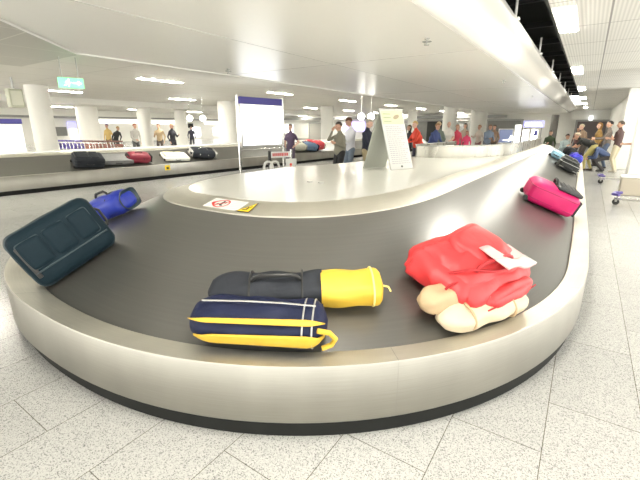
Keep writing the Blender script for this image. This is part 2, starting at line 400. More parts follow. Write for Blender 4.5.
# exit sign
ex = thing('exit_sign', 'glowing green exit sign with running figure hanging from the left ceiling', 'exit sign', (0, 0, 0))
p = along(78.5, 10.2); ex.location = (p.x, p.y, 2.39); ex.rotation_euler = (0, 0, math.atan2(-p.x, p.y) + R(8))
bm = B(); box(bm, -0.23, 0.23, -0.04, 0.04, 0.0, 0.2, bev=0.008); link('panel', bm, mat('exit_green', (0.04, 0.35, 0.10), 0.4, emit=(0.22, 0.9, 0.36), es=1.1), ex)
EW = mat('exit_white', (1, 1, 1), 0.4, emit=(0.8, 1, 0.88), es=2.6)
bm = B()
ell(bm, (-0.045, -0.042, 0.158), (0.016, 0.004, 0.016))
tube(bm, [(-0.05, -0.042, 0.13), (-0.075, -0.042, 0.085)], 0.011, 6); tube(bm, [(-0.075, -0.042, 0.085), (-0.04, -0.042, 0.062), (-0.055, -0.042, 0.025)], 0.007, 6)
tube(bm, [(-0.075, -0.042, 0.085), (-0.1, -0.042, 0.055), (-0.135, -0.042, 0.05)], 0.007, 6); tube(bm, [(-0.05, -0.042, 0.125), (-0.02, -0.042, 0.1), (0, -0.042, 0.11)], 0.006, 6)
tube(bm, [(-0.052, -0.042, 0.125), (-0.09, -0.042, 0.125), (-0.105, -0.042, 0.1)], 0.006, 6)
link('running_figure', bm, EW, ex)
bm = B(); box(bm, 0.03, 0.13, -0.044, -0.04, 0.09, 0.11)
v = [bm.verts.new(c) for c in ((0.12, -0.043, 0.145), (0.12, -0.043, 0.055), (0.19, -0.043, 0.1))]; bm.faces.new(v); link('arrow', bm, EW, ex, smooth=False)
bm = B(); cyl(bm, (-0.15, 0, 0.2), (-0.15, 0, 0.61), 0.008, 8); cyl(bm, (0.15, 0, 0.2), (0.15, 0, 0.61), 0.008, 8); link('hanger', bm, GREYM, ex)

# ------------------------------------------------------------------ baggage carousels
KD = [0, .15, 1.33, 1.58]      # insets at which the round end of the near carousel is described
ENDS = dict(xc=[-2.74, -2.63, -2.60, -2.62], y0=[4.0, 3.85, 4.4, 4.8], yb=[.855, 1.02, 2.094, 2.35], p=[2.26, 2.2, 2.75, 3.0])
def end_of(d):
    xc, y0, yb, p = [float(np.interp(d, KD, ENDS[k])) for k in ('xc', 'y0', 'yb', 'p')]
    return xc, y0, .18 - d - xc, y0 - yb, p
def lean(d): return float(np.interp(d, [0, 1.33], [-.019, .008]))
def sup(c, p): return math.copysign(abs(c) ** (2 / p), c)
def loop(end, y1, shift, d, n=96, step=0.5):
    """closed plan outline at inset d: round near end, straight legs along y, round far end"""
    xc, y0, ax, by, p = end(d); P = []
    for i in range(n + 1):
        t = PI + PI * i / n; P.append((xc + ax * sup(math.cos(t), p), y0 + by * sup(math.sin(t), p)))
    dr = lambda y: lean(d) * max(0, y - 5)
    m = int((y1 - 4) / step)
    for i in range(1, m + 1): P.append((xc + ax + dr(y0 + (y1 - y0) * i / m), y0 + (y1 - y0) * i / m))
    xr = xc + ax + dr(y1); xl = xc - ax + shift(y1); cx = (xr + xl) / 2; rx = (xr - xl) / 2
    for i in range(1, n // 2 + 1):
        t = PI * i / (n // 2); P.append((cx + rx * math.cos(t), y1 + rx * .95 * math.sin(t)))
    for i in range(1, m):
        y = y1 - (y1 - y0) * i / m; P.append((xc - ax + shift(y), y))
    return P
def sweep(F, sec, m, name, parent):
    """sec: list of (inset, height); ribbons joined along the loop with uv (along, across) in metres"""
    bm = B(); uvl = bm.loops.layers.uv.new('UVMap'); loops = [(F(d), z) for d, z in sec]
    n = len(loops[0][0]); acc = [0]
    base = loops[0][0]
    for i in range(n): acc.append(acc[-1] + math.dist(base[i], base[(i + 1) % n]))
    vv = [0]
    for (d0, z0), (d1, z1) in zip(sec, sec[1:]): vv.append(vv[-1] + math.hypot(d1 - d0, z1 - z0))
    V = [[bm.verts.new((x, y, z)) for x, y in L_] for L_, z in loops]
    for k in range(len(sec) - 1):
        for i in range(n):
            j = (i + 1) % n
            f = bm.faces.new((V[k][i], V[k][j], V[k + 1][j], V[k + 1][i]))
            for l_, uvv in zip(f.loops, ((acc[i], vv[k]), (acc[i + 1], vv[k]), (acc[i + 1], vv[k + 1]), (acc[i], vv[k + 1]))): l_[uvl].uv = uvv
    return link(name, bm, m, parent, angle=35)
def carousel(end, y1, shift, root, step=0.5, kz=1.0, kd=1.0):
    F = lambda d: loop(end, y1, shift, d, step=step)
    up = lambda L_: [(.15 + (d - .15) * kd, .44 + (z - .44) * kz) for d, z in L_]
    sweep(F, [(0.004, 0.108), (0.0, 0.113), (0.0, 0.443), (0.004, 0.45)], STEEL, 'fascia', root)
    sweep(F, [(0.004, 0.45), (0.146, 0.447), (0.15, 0.443), (0.15, 0.42)], STEEL4, 'outer_rim', root)
    sweep(F, [(0.034, 0.0), (0.034, 0.13)], RUB, 'kickplate', root)
    sweep(F, up([(0.152, 0.428), (0.30, 0.487), (0.50, 0.568), (0.75, 0.678), (1.0, 0.79), (1.2, 0.878), (1.335, 0.93)]), BELT, 'belt', root)
    sweep(F, up([(1.33, 0.915), (1.33, 0.937), (1.335, 0.942), (1.58, 1.0), (1.6, 1.0)]), STEEL4, 'island_rim', root)
    bm = B(); q = up([(1.59, .999)])[0]; bm.faces.new([bm.verts.new((x, y, q[1])) for x, y in F(q[0])]); bmesh.ops.triangulate(bm, faces=bm.faces[:]); link('island_top', bm, ISL, root, smooth=False)
    return F
shift = lambda y: max(0, min(1.1, 0.2 * (y - 3.9)))
cr = thing('baggage_carousel', 'large stainless steel baggage carousel with sloping dark belt curving past the camera', 'baggage carousel')
XC, Y0, AX, BY = -2.7, 3.55, 2.88, 2.68
F1 = carousel(end_of, 16.6, shift, cr)
# joints between the fascia plates and between rim plates
bm = B()
def plan(t, d):   # t in degrees on the round end, beyond 360 metres along the straight
    if t <= 360:
        xc, y0, a_, b_, p = end_of(d); return Vector((xc + a_ * sup(math.cos(R(t)), p), y0 + b_ * sup(math.sin(R(t)), p), 0))
    return Vector((XC + AX - d + lean(d) * max(0, Y0 + t - 365), Y0 + t - 360, 0))
def beltz(d): return 0.44 + (d - 0.15) / 1.18 * 0.49
for t in (196, 235, 262, 314, 349, 364, 368, 372):
    o_ = [plan(t, -0.0015), plan(t + (0.06 if t < 360 else .004), -0.0015)]
    for a_, z0, z1 in ((0, 0.12, 0.448),):
        v = [bm.verts.new((q.x, q.y, z)) for q, z in ((o_[0], z0), (o_[1], z0), (o_[1], z1), (o_[0], z1))]; bm.faces.new(v)
    q = [plan(t, 0.004), plan(t + (0.06 if t < 360 else .004), 0.004), plan(t + (0.06 if t < 360 else .004), 0.146), plan(t, 0.146)]
    bm.faces.new([bm.verts.new((p_.x, p_.y, 0.4512)) for p_ in q])
link('plate_joint', bm, mat('seam_grey', (0.30, 0.29, 0.26), 0.5), cr, smooth=False)
# raised hood in the middle of the island
bm = B(); uvl = bm.loops.layers.uv.new('UVMap')
hp = [(-2.85, 10.5), (-3.0, 8.6), (-3.02, 8.15), (-2.9, 7.9), (-2.62, 7.87), (-2.3, 8.02), (-2.05, 8.28), (-1.8, 8.62), (-1.6, 8.98), (-1.45, 9.5), (-1.36, 10.3), (-1.33, 11.5), (-1.32, 15.5)]
def offs(P, w_):
    out = []
    for i, p_ in enumerate(P):
        a_, b_ = Vector(P[max(i - 1, 0)]), Vector(P[min(i + 1, len(P) - 1)]); t_ = (b_ - a_).normalized(); out.append((p_[0] - t_.y * w_, p_[1] + t_.x * w_))
    return out
hq = offs(hp, 0.05); u = 0
for i in range(len(hp) - 1):
    du = math.dist(hp[i], hp[i + 1]); o0, o1, i0, i1 = hp[i], hp[i + 1], hq[i], hq[i + 1]
    for quad in (((o0, .997), (o1, .997), (o1, 1.235), (o0, 1.235)), ((o0, 1.235), (o1, 1.235), (i1, 1.235), (i0, 1.235)), ((i0, 1.235), (i1, 1.235), (i1, .997), (i0, .997))):
        f = bm.faces.new([bm.verts.new((c_[0], c_[1], z_)) for c_, z_ in quad])
        for l_, q in zip(f.loops, ((u, 0), (u + du, 0), (u + du, .24), (u, .24))): l_[uvl].uv = q
    u += du
bmesh.ops.remove_doubles(bm, verts=bm.verts[:], dist=.0005); link('guard_band', bm, STEEL3, cr)
bm = B(); tube(bm, [(x, y, 1.237) for x, y in hp], 0.012, 8); link('guard_edge', bm, GREYM, cr)
# stickers on the island rim
def rimp(t, v, lift=0.002):   # v 0..1 across the rim band
    t = 269.5 + (t - 269.5) * .64; d = 1.345 + 0.225 * v; z = np.interp(d, [1.335, 1.58], [0.942, 1.0]) + lift
    q = plan(t, d); return Vector((q.x, q.y, z))
def patch(t0, t1, v0, v1, lift, f=None, n=10, skew=0):
    bm = B(); g = [[bm.verts.new(rimp(t0 + (t1 - t0) * i / n + skew * j / n, v0 + (v1 - v0) * j / n, lift)) for j in range(n + 1)] for i in range(n + 1)]
    for i in range(n):
        for j in range(n): bm.faces.new((g[i][j], g[i + 1][j], g[i + 1][j + 1], g[i][j + 1]))
    return bm
RED = mat('sign_red', (0.72, 0.04, 0.03), 0.4); YEL = mat('sign_yellow', (0.95, 0.68, 0.02), 0.4)
TS = 269.5
st = link('prohibition_sticker', patch(TS, TS + 13.5, 0.10, 0.86, 0.003), WHITE2, cr); st['label'] = 'white sticker with a red ring'
bm = B(); n = 36; cu, cv, ru, rv = TS + 3.4, 0.47, 2.7, 0.32
ri = [[bm.verts.new(rimp(cu + ru * s * math.cos(2 * PI * k / n), cv + rv * s * math.sin(2 * PI * k / n), 0.005)) for s in (0.82, 1.0)] for k in range(n)]
for k in range(n): bm.faces.new((ri[k][0], ri[k][1], ri[(k + 1) % n][1], ri[(k + 1) % n][0]))
sl = [rimp(cu + du, cv + dv, 0.006) for du, dv in ((-1.7, -0.24), (-1.95, -0.19), (1.7, 0.24), (1.95, 0.19))]
bm.faces.new([bm.verts.new(sl[i]) for i in (0, 3, 2, 1)]); link('red_ring', bm, RED, st, smooth=False)
bm = B()
for du, dv, ra, rb in ((-.2, .02, .5, .16), (.9, .1, .28, .07), (-1.2, -.06, .4, .05), (.4, -.14, .5, .045), (-.3, .17, .35, .05)):
    bm.faces.new([bm.verts.new(rimp(cu + du + ra * math.cos(2 * PI * k / 14), cv + dv + rb * math.sin(2 * PI * k / 14), 0.0055)) for k in range(14)])
link('climbing_figure', bm, BLACK, st, smooth=False)
bm = B()
for k in range(5):
    v0 = .2 + .13 * k; bm.faces.new([bm.verts.new(rimp(TS + uu, vv_, 0.005)) for uu, vv_ in ((7.4, v0), (12.4, v0), (12.4, v0 + .03), (7.4, v0 + .03))])
link('printed_line', bm, mat('print_pale', (0.62, 0.62, 0.70), 0.5), st, smooth=False)
def tri(u0, u1, ut, v0, v1, lift):
    bm = B(); N_ = 8; pts = []
    A_, B_, C_ = (u0, v0), (u1, v0), (ut, v1)
    for P_, Q_ in ((A_, B_), (B_, C_), (C_, A_)):
        for k in range(N_): pts.append((P_[0] + (Q_[0] - P_[0]) * k / N_, P_[1] + (Q_[1] - P_[1]) * k / N_))
    bm.faces.new([bm.verts.new(rimp(a_, b_, lift)) for a_, b_ in pts]); return bm
hz = link('hazard_sticker', tri(TS + 12.6, TS + 20.0, TS + 19.2, 0.05, 0.86, 0.0045), BLACK, cr, smooth=False); hz['label'] = 'yellow warning triangle sticker'
link('yellow_field', tri(TS + 13.4, TS + 19.6, TS + 19.0, 0.09, 0.78, 0.0058), YEL, hz, smooth=False)
bm = B()
for du, dv, ra, rb in ((17.3, .32, .5, .12), (16.3, .2, .9, .035), (18.2, .46, .3, .09), (17.0, .42, .3, .035)):
    bm.faces.new([bm.verts.new(rimp(TS + du + ra * math.cos(2 * PI * k / 12), dv + rb * math.sin(2 * PI * k / 12), 0.0072)) for k in range(12)])
link('hazard_figure', bm, BLACK, hz, smooth=False)
# small grey floor bolt caps on the island
bm = B()
for px, py in ((321, 183), (310, 182)):
    p = pos(px, py, 1.0); cyl(bm, (p.x, p.y, 0.999), (p.x, p.y, 1.012), 0.035, 14)
link('vent_cap', bm, GREYM, cr)

# second carousel in the background
root2 = thing('baggage_carousel', 'long steel baggage carousel in the background on the left', 'baggage carousel', (-11.42, 3.3, 0), R(-4.2))
KZ2, KD2 = 0.80, 0.86
carousel(lambda d: (-2.05, -9.0, 2.05 - d, 2.0 - d * .94, 2.0), 26, lambda y: 0, root2, step=1.0, kz=KZ2, kd=KD2)
M2 = Matrix.Translation((-11.42, 3.3, 0)) @ Matrix.Rotation(R(-4.2), 4, 'Z')
bm = B()
uu = (M2.inverted() @ pos(176.5, 170, 0.3)).y
box(bm, 0.0, 0.004, uu - .09, uu + .09, 0.26, 0.42); hz2 = link('hazard_sticker', bm, YEL, root2, smooth=False); hz2['label'] = 'small yellow warning sticker'
bm = B(); box(bm, 0.004, 0.006, uu - .04, uu + .04, 0.30, 0.36); link('hazard_figure', bm, BLACK, hz2, smooth=False)
bm = B()   # pale upper panel band on the island of the far carousel
box(bm, -2.35, -1.75, -8.8, 25.8, 0.88, 0.91); link('island_cover', bm, WHITE2, root2, smooth=False)

# ------------------------------------------------------------------ luggage
def frame(t, d, rot=0.0, lift=0.0, tilt=(0, 0)):
    """matrix on the belt: local x along the belt travel (towards larger t), local y up the slope, z off the belt"""
    e_ = 0.05
    c = plan(t, d); c.z = beltz(d) + 0.004
    T = (plan(t + e_, d) - plan(t - e_, d)).normalized()
    U = plan(t, d + e_) - plan(t, d - e_); U.z = beltz(d + e_) - beltz(d - e_); U.normalize()
    Nn = T.cross(U).normalized(); U = Nn.cross(T)
    M = Matrix((T, U, Nn)).transposed().to_4x4(); M.translation = c + Nn * lift
    return M @ Matrix.Rotation(R(rot), 4, 'Z') @ Matrix.Rotation(R(tilt[0]), 4, 'X') @ Matrix.Rotation(R(tilt[1]), 4, 'Y')
def M_(x=0, y=0, z=0, rx=0, ry=0, rz=0): return Matrix.Translation((x, y, z)) @ Euler((R(rx), R(ry), R(rz))).to_matrix().to_4x4()
def band(bm, cx, cy, z, sx, sy, r, wd, th=0.008):   # piping ring around a rounded rectangle, in the local xy plane
    pts = []
    for k, (qx, qy) in enumerate(((1, 1), (-1, 1), (-1, -1), (1, -1))):
        for i in range(7):
            a_ = PI / 2 * k + PI / 2 * i / 6
            pts.append((cx + qx * (sx / 2 - r) + r * math.cos(a_), cy + qy * (sy / 2 - r) + r * math.sin(a_), z))
    pts.append(pts[0]); tube(bm, pts, wd, 8, cap=False)
def grip(bm, p0, p1, h, r=0.012, ax=(0, 0, 1)):
    p0, p1, a_ = Vector(p0), Vector(p1), Vector(ax); k = (p1 - p0)
    tube(bm, [p0, p0 + a_ * h * .6 + k * .06, p0 + a_ * h + k * .2, p0 + a_ * h + k * .8, p1 + a_ * h * .6 - k * .06, p1], r, 8)

def suitcase(name, label, M, L, W, T, body, trim, pocket=True, wheels=True, ridges=0, pocket_m=None, group=None, cat='suitcase'):
    """upright trolley case lying on its back: x = height of the case, y = width, z = thickness (front up)"""
    t = thing(name, label, cat, M=M, group=group)
    bm = B(); soft(bm, L, W, T, min(T * .28, .06), 12, bulge=0.012, wob=0.0015); link('shell', bm, body, t)
    bm = B(); band(bm, 0, 0, T * .80, L + .004, W + .004, min(T * .28, .06) + .01, 0.006); band(bm, 0, 0, T * .28, L + .004, W + .004, min(T * .28, .06) + .01, 0.006); link('piping', bm, trim, t)
    bm = B(); band(bm, 0, 0, T * .52, L + .006, W + .006, min(T * .28, .06) + .01, 0.004); link('zip', bm, BLACK, t)
    if pocket:
        bm = B(); soft(bm, L * .44, W * .8, .03, .012, 8, bulge=.01, M=M_(-L * .22, 0, T - .002)); pk = link('front_pocket', bm, pocket_m or body, t)
        bm = B(); soft(bm, L * .26, W * .8, .03, .012, 8, bulge=.01, M=M_(L * .18, 0, T - .002)); link('front_pocket', bm, pocket_m or body, t)
        bm = B(); tube(bm, [(-L * .22 + L * .19, -W * .34, T + .034), (-L * .22 + L * .19, W * .34, T + .034)], .004, 6); link('zip', bm, BLACK, pk)
    bm = B(); grip(bm, (L / 2, -.09, T * .45), (L / 2, .09, T * .45), .045, .011, (1, 0, 0)); link('top_handle', bm, BLACK, t)
    bm = B(); grip(bm, (-.09, -W / 2, T * .45), (.09, -W / 2, T * .45), .04, .011, (0, -1, 0)); link('side_handle', bm, BLACK, t)
    bm = B(); box(bm, L / 2 - .02, L / 2 + .012, -.15, .15, .012, .05, bev=.008); link('trolley_handle', bm, BLACK, t)
    if wheels:
        for s in (-1, 1):
            bm = B(); cyl(bm, (-L / 2 - .005, s * W * .38 - .014, .035), (-L / 2 - .005, s * W * .38 + .014, .035), .034, 18); wh = link('wheel', bm, BLACK, t)
            bm = B(); box(bm, -L / 2 - .015, -L / 2 + .05, s * W * .38 - .026, s * W * .38 - .016, .005, .07, bev=.003); box(bm, -L / 2 - .015, -L / 2 + .05, s * W * .38 + .016, s * W * .38 + .026, .005, .07, bev=.003); link('wheel_housing', bm, BLACK, wh)
    bm = B(); box(bm, -L / 2 + .02, -L / 2 + .05, -W * .3, W * .3, T - .004, T + .012, bev=.004); link('foot', bm, BLACK, t)
    return t

TEAL = mat('teal_fabric', (0.009, 0.020, 0.028), 0.6, noise=0.15, nscale=30, bump=.15, spec=.12); TEAL2 = mat('teal_trim', (0.024, 0.045, 0.055), 0.4)
# 1. dark teal case standing on its long side across the belt at the left bend
# stood on its long edge: case x (height) up the slope, case y up, case z (front) towards the belt's travel
Mt = frame(261.0, 0.45, rot=90) @ M_(0, 0, 0.235, rx=90 - 12) @ M_(0, 0, -.26)
teal = suitcase('suitcase', 'dark teal fabric suitcase with piped panels at the left bend of the belt', Mt, .61, .43, .26, TEAL, TEAL2, pocket=False, wheels=False)
for k, (x, w_) in enumerate(((-.19, .155), (-.005, .155), (.175, .14))):
    bm = B(); soft(bm, w_, .20, .022, .01, 8, bulge=.008, M=M_(x, .04, .258)); pn_ = link('front_panel', bm, TEAL, teal)
    bm = B(); band(bm, x, .04, .262, w_ + .008, .21, .018, .005); link('panel_piping', bm, TEAL2, pn_)
bm = B(); tube(bm, [(-.28, -.09, .266), (.28, -.09, .266)], .007, 8); link('front_piping', bm, TEAL2, teal)
# 2. blue bag behind it
BLUE = mat('royal_blue_nylon', (0.02, 0.04, 0.36), 0.5, noise=0.2, nscale=12, bump=.3); NAVY = mat('navy_nylon', (0.012, 0.016, 0.045), 0.55, noise=0.2, nscale=14, bump=.4, spec=.2)
def holdall(name, label, M, L, W, T, body, endm, strapm, seed=1, wob=.006, cat='bag'):
    t = thing(name, label, cat, M=M)
    bm = B(); soft(bm, L, W, T, min(W, T) * .42, 16, bulge=.015, wob=wob, seed=seed); link('body', bm, body, t)
    for s in (-1, 1): bm = B(); soft(bm, .05, W * .96, T * .96, min(W, T) * .41, 8, bulge=.01, M=M_(s * (L / 2 - .015), 0, T * .02)); link('end_panel', bm, endm, t)
    bm = B(); grip(bm, (-L * .16, -.03, T - .01), (L * .16, -.03, T - .01), .06, .012); link('grip', bm, strapm, t)
    for s in (-1, 1):
        bm = B(); pts = [(s * L * .17, W / 2 * 1.04 * math.cos(a_) , T / 2 + T / 2 * 1.05 * math.sin(a_)) for a_ in [PI * i / 14 for i in range(15)]]
        tube(bm, pts, .011, 6); link('strap', bm, strapm, t)
    bm = B(); tube(bm, [(-L * .36, 0, T * 1.0), (0, 0, T * 1.035), (L * .36, 0, T * 1.0)], .005, 6); link('zip', bm, BLACK, t)
    return t
holdall('travel_bag', 'blue nylon bag with dark ends just behind the teal suitcase', frame(236, 0.86, rot=60), .50, .28, .22, BLUE, TEAL2, BLACK, seed=4)

# 3. black duffel with a yellow end section
YF = mat('yellow_fabric', (0.62, 0.40, 0.035), 0.55, noise=0.08, nscale=10, bump=.25)
BF = mat('charcoal_fabric', (0.024, 0.027, 0.034), 0.65, noise=0.2, nscale=14, bump=.4, spec=.2)
def tubebag(bm, x0, x1, W, T, wob, seed, e0=0.0, e1=0.0, n=26, m=28):
    rnd = random.Random(seed); ph = [rnd.uniform(0, 6) for _ in range(6)]; rings = []
    for i in range(n + 1):
        f = i / n; x = x0 + (x1 - x0) * f; s = 1.0
        if e0 and f < e0: s = math.sqrt(max(0.0, 1 - (1 - f / e0) ** 2)) * .85 + .15
        if e1 and f > 1 - e1: s = math.sqrt(max(0.0, 1 - ((f - 1 + e1) / e1) ** 2)) * .78 + .22
        ring = []
        for k in range(m):
            a_ = 2 * PI * k / m; c_, s_ = math.cos(a_), math.sin(a_)
            p_ = 2.6; q = (abs(c_) ** p_ + abs(s_) ** p_) ** (-1 / p_)
            y = W / 2 * q * c_ * s; z = T / 2 * q * s_ * s
            wv = wob * (math.sin(x * 26 + ph[0] + 2 * math.sin(a_ * 2 + ph[1])) + .7 * math.sin(a_ * 5 + x * 11 + ph[2]))
            ring.append(bm.verts.new((x, y * (1 + wv / W * 2), max(0, T / 2 + z * (1 + wv / T * 2)))))
        rings.append(ring)
    for a_, b_ in zip(rings, rings[1:]):
        for k in range(m): bm.faces.new((a_[k], a_[(k + 1) % m], b_[(k + 1) % m], b_[k]))
    bm.faces.new(rings[0][::-1]); bm.faces.new(rings[-1])
MA = frame(302.5, 0.535, rot=2)
d1 = thing('duffel_bag', 'long charcoal duffel bag with a bright yellow end section, higher on the belt', 'duffel bag', M=MA)
bm = B(); tubebag(bm, -.56, .108, .232, .163, .006, 3, e0=.16); link('body', bm, BF, d1)
bm = B(); tubebag(bm, .10, .47, .235, .165, .004, 5, e1=.14); link('yellow_section', bm, YF, d1)
bm = B(); tube(bm, [(.40, .132 * math.cos(a_), .088 + .092 * math.sin(a_)) for a_ in [2 * PI * i / 24 for i in range(25)]], .006, 6, cap=False); tube(bm, [(.465, 0, .09), (.50, -.02, .10), (.515, -.03, .07)], .006, 6); link('drawcord', bm, mat('yellow_cord', (0.9, 0.75, 0.25), 0.6), d1)
bm = B(); grip(bm, (-.30, .0, .165), (-.02, .0, .165), .04, .012); link('grip', bm, BLACK, d1)
for x in (-.31, -.01): bm = B(); tube(bm, [(x, .128 * math.cos(a_), .085 + .09 * math.sin(a_)) for a_ in [2 * PI * i / 24 for i in range(25)]], .007, 6, cap=False); link('strap', bm, BLACK, d1)
# 4. navy holdall with yellow bands lying against the outer rim
MB_ = frame(298.3, 0.285, rot=-1)
d2 = thing('sports_bag', 'navy sports bag with two curved yellow bands lying against the outer rim', 'sports bag', M=MB_)
bm = B(); tubebag(bm, -.42, .34, .27, .19, .004, 9, e0=.2, e1=.12); link('body', bm, NAVY, d2)
def yband(bm, x0, x1, a0, a1, off=.006, n=24):   # strip of cloth following the bag's side; a0/a1 are angle ranges at each end
    g = []
    for i in range(n + 1):
        f = i / n; x = x0 + (x1 - x0) * f; lo_, hi_ = a0[0] + (a1[0] - a0[0]) * f, a0[1] + (a1[1] - a0[1]) * f
        tip = min(1, f * 7) * min(1, (1 - f) * 10)
        mid = (lo_ + hi_) / 2; lo_ = mid + (lo_ - mid) * (.25 + .75 * tip); hi_ = mid + (hi_ - mid) * (.25 + .75 * tip); row = []
        F_ = (x + .42) / .76; s = 1.0
        if F_ < .2: s = math.sqrt(max(0.0, 1 - (1 - F_ / .2) ** 2)) * .85 + .15
        if F_ > .88: s = math.sqrt(max(0.0, 1 - ((F_ - .88) / .12) ** 2)) * .78 + .22
        for k in range(7):
            a_ = R(lo_ + (hi_ - lo_) * k / 6); c_, s_ = math.cos(a_), math.sin(a_); q = (abs(c_) ** 2.6 + abs(s_) ** 2.6) ** (-1 / 2.6)
            row.append(bm.verts.new((x, (.135 * s + off) * q * c_, .10 + (.10 * s + off) * q * s_)))
        g.append(row)
    for a_, b_ in zip(g, g[1:]):
        for k in range(6): bm.faces.new((a_[k], b_[k], b_[k + 1], a_[k + 1]))
bm = B(); yband(bm, -.36, .33, (158, 192), (146, 190)); y1_ = link('lower_yellow_band', bm, YF, d2); y1_.modifiers.new('s', 'SOLIDIFY').thickness = .006
bm = B(); yband(bm, -.44 + .04, .33, (122, 131), (112, 126)); y2_ = link('upper_yellow_band', bm, YF, d2); y2_.modifiers.new('s', 'SOLIDIFY').thickness = .006
bm = B(); tube(bm, [(.30, -.10, .175), (.36, -.09, .15), (.39, -.09, .10), (.37, -.10, .06), (.32, -.12, .05)], .014, 8); link('end_loop', bm, YF, d2)
for x in (.22, .27): bm = B(); tube(bm, [(x, .14 * math.cos(a_), .10 + .108 * math.sin(a_)) for a_ in [2 * PI * i / 24 for i in range(25)]], .005, 6, cap=False); link('strap', bm, GREYM, d2)
bm = B(); tube(bm, [(-.34, .03, .207), (-.1, .035, .213), (.1, .035, .213), (.28, .03, .208)], .005, 6); link('zip', bm, CHROME, d2)

# 5. red soft bag, its paper and the cream bundles
REDF = mat('red_fabric', (0.60, 0.035, 0.04), 0.5, noise=0.12, nscale=7, bump=.35)
REDD = mat('dark_red_strap', (0.35, 0.01, 0.015), 0.6)
CREAM = mat('cream_fabric', (0.56, 0.47, 0.34), 0.65, noise=0.1, nscale=8, bump=.3); TANF = mat('tan_fabric', (0.44, 0.32, 0.19), 0.65, noise=0.1, nscale=9, bump=.3)
Mr = frame(332.0, 0.52, rot=4)
rb = thing('red_travel_bag', 'big soft red travel bag slumped on the right bend of the belt', 'travel bag', M=Mr)
bm = B(); soft(bm, .86, .56, .24, .11, 20, bulge=.05, wob=.014, seed=11, taper=.16); link('body', bm, REDF, rb)
bm = B(); soft(bm, .42, .34, .10, .05, 12, bulge=.025, wob=.01, seed=12, M=M_(.04, .02, .19, rz=10, rx=6)); link('top_flap', bm, REDF, rb)
bm = B(); soft(bm, .50, .10, .15, .045, 10, bulge=.02, wob=.006, seed=13, M=M_(.02, -.285, .02)); link('side_pocket', bm, REDF, rb)
bm = B(); grip(bm, (-.24, -.14, .25), (.14, -.16, .25), .05, .014); link('grip', bm, REDD, rb)
bm = B(); tube(bm, [(-.36, -.05, .20), (-.30, -.12, .27), (-.12, -.20, .265), (.12, -.22, .255), (.30, -.17, .24), (.38, -.05, .18)], .009, 6); link('strap', bm, REDD, rb)
bm = B(); tube(bm, [(-.28, -.332, .12), (.0, -.352, .125), (.30, -.332, .12)], .005, 6); link('zip', bm, REDD, rb)
pm = frame(334.5, 0.40, rot=0) @ M_(.0, -.02, .27, rx=-10, ry=9)
t = thing('paper_sheet', 'pale pink and white folded paper lying on the red bag', 'paper', M=pm)
bm = B(); g = [[bm.verts.new((-.19 + .38 * i / 10, -.11 + .22 * j / 6, .012 * math.sin(i * .7) + .006 * j)) for j in range(7)] for i in range(11)]
for i in range(10):
    for j in range(6): bm.faces.new((g[i][j], g[i + 1][j], g[i + 1][j + 1], g[i][j + 1]))
o = link('sheet', bm, mat('pink_paper', (0.62, 0.42, 0.41), 0.6), t); o.modifiers.new('s', 'SOLIDIFY').thickness = .006
bm = B(); g = [[bm.verts.new((-.19 + .38 * i / 10, -.11 + .09 * j / 3, .009 + .012 * math.sin(i * .7) + .006 * j * .5)) for j in range(4)] for i in range(11)]
for i in range(10):
    for j in range(3): bm.faces.new((g[i][j], g[i + 1][j], g[i + 1][j + 1], g[i][j + 1]))
o = link('white_fold', bm, mat('paper_white', (.62, .60, .58), .6), t); o.modifiers.new('s', 'SOLIDIFY').thickness = .004
Mc = frame(328.5, 0.24, rot=0)
t = thing('cream_bag', 'cream soft rolled bag lying below the red bag against the rim', 'bag', M=Mc)
bm = B(); tubebag(bm, -.34, .40, .20, .125, .006, 21, e0=.2, e1=.25); link('body', bm, CREAM, t)
for x in (-.15, .2): bm = B(); tube(bm, [(x, .105 * math.cos(a_), .0625 + .068 * math.sin(a_)) for a_ in [2 * PI * i / 24 for i in range(25)]], .008, 6, cap=False); link('strap', bm, TANF, t)
t = thing('tan_bag', 'small tan soft bag tucked between the red bag and the cream roll', 'bag', M=frame(325.0, 0.36, rot=6, lift=.05))
bm = B(); tubebag(bm, -.27, .25, .16, .13, .006, 23, e0=.2, e1=.2); link('body', bm, TANF, t)
bm = B(); grip(bm, (-.1, 0, .125), (.1, 0, .125), .03, .008); link('grip', bm, REDD, t)

# 6. pink case and the bags further along the straight
PINK = mat('pink_fabric', (0.60, 0.010, 0.13), 0.45, noise=0.1, nscale=10, bump=.12); MAG = mat('magenta_trim', (0.40, 0.004, 0.09), 0.5)
CHAR = mat('charcoal_pocket', (0.035, 0.035, 0.04), 0.55, noise=.2, nscale=20)
Mp = frame(362.35, 0.52, rot=-90 + 14)
pk = thing('pink_suitcase', 'bright pink suitcase with a black front pocket on the straight belt', 'suitcase', M=Mp)
bm = B(); soft(bm, .60, .50, .28, .075, 12, bulge=.014, wob=.002); link('shell', bm, PINK, pk)
bm = B(); band(bm, 0, 0, .215, .605, .505, .085, .008); band(bm, 0, 0, .07, .605, .505, .085, .008); link('piping', bm, MAG, pk)
bm = B(); soft(bm, .30, .42, .045, .018, 8, bulge=.012, M=M_(.13, -.01, .277)); p2 = link('front_pocket', bm, CHAR, pk)
bm = B()
for k in range(4): box(bm, .02 + .065 * k, .03 + .065 * k, -.19, .17, .333, .337)
link('pocket_seam', bm, BLACK, p2)
bm = B(); grip(bm, (-.03, -.1, .31), (-.03, .1, .31), .05, .016, (-.3, 0, 1)); link('top_handle', bm, BLACK, pk)
bm = B(); grip(bm, (.30, -.1, .15), (.30, .1, .15), .045, .013, (1, 0, 0)); link('end_handle', bm, BLACK, pk)
bm = B(); soft(bm, .03, .44, .2, .012, 6, M=M_(.305, 0, .04)); link('end_panel', bm, CHAR, pk)
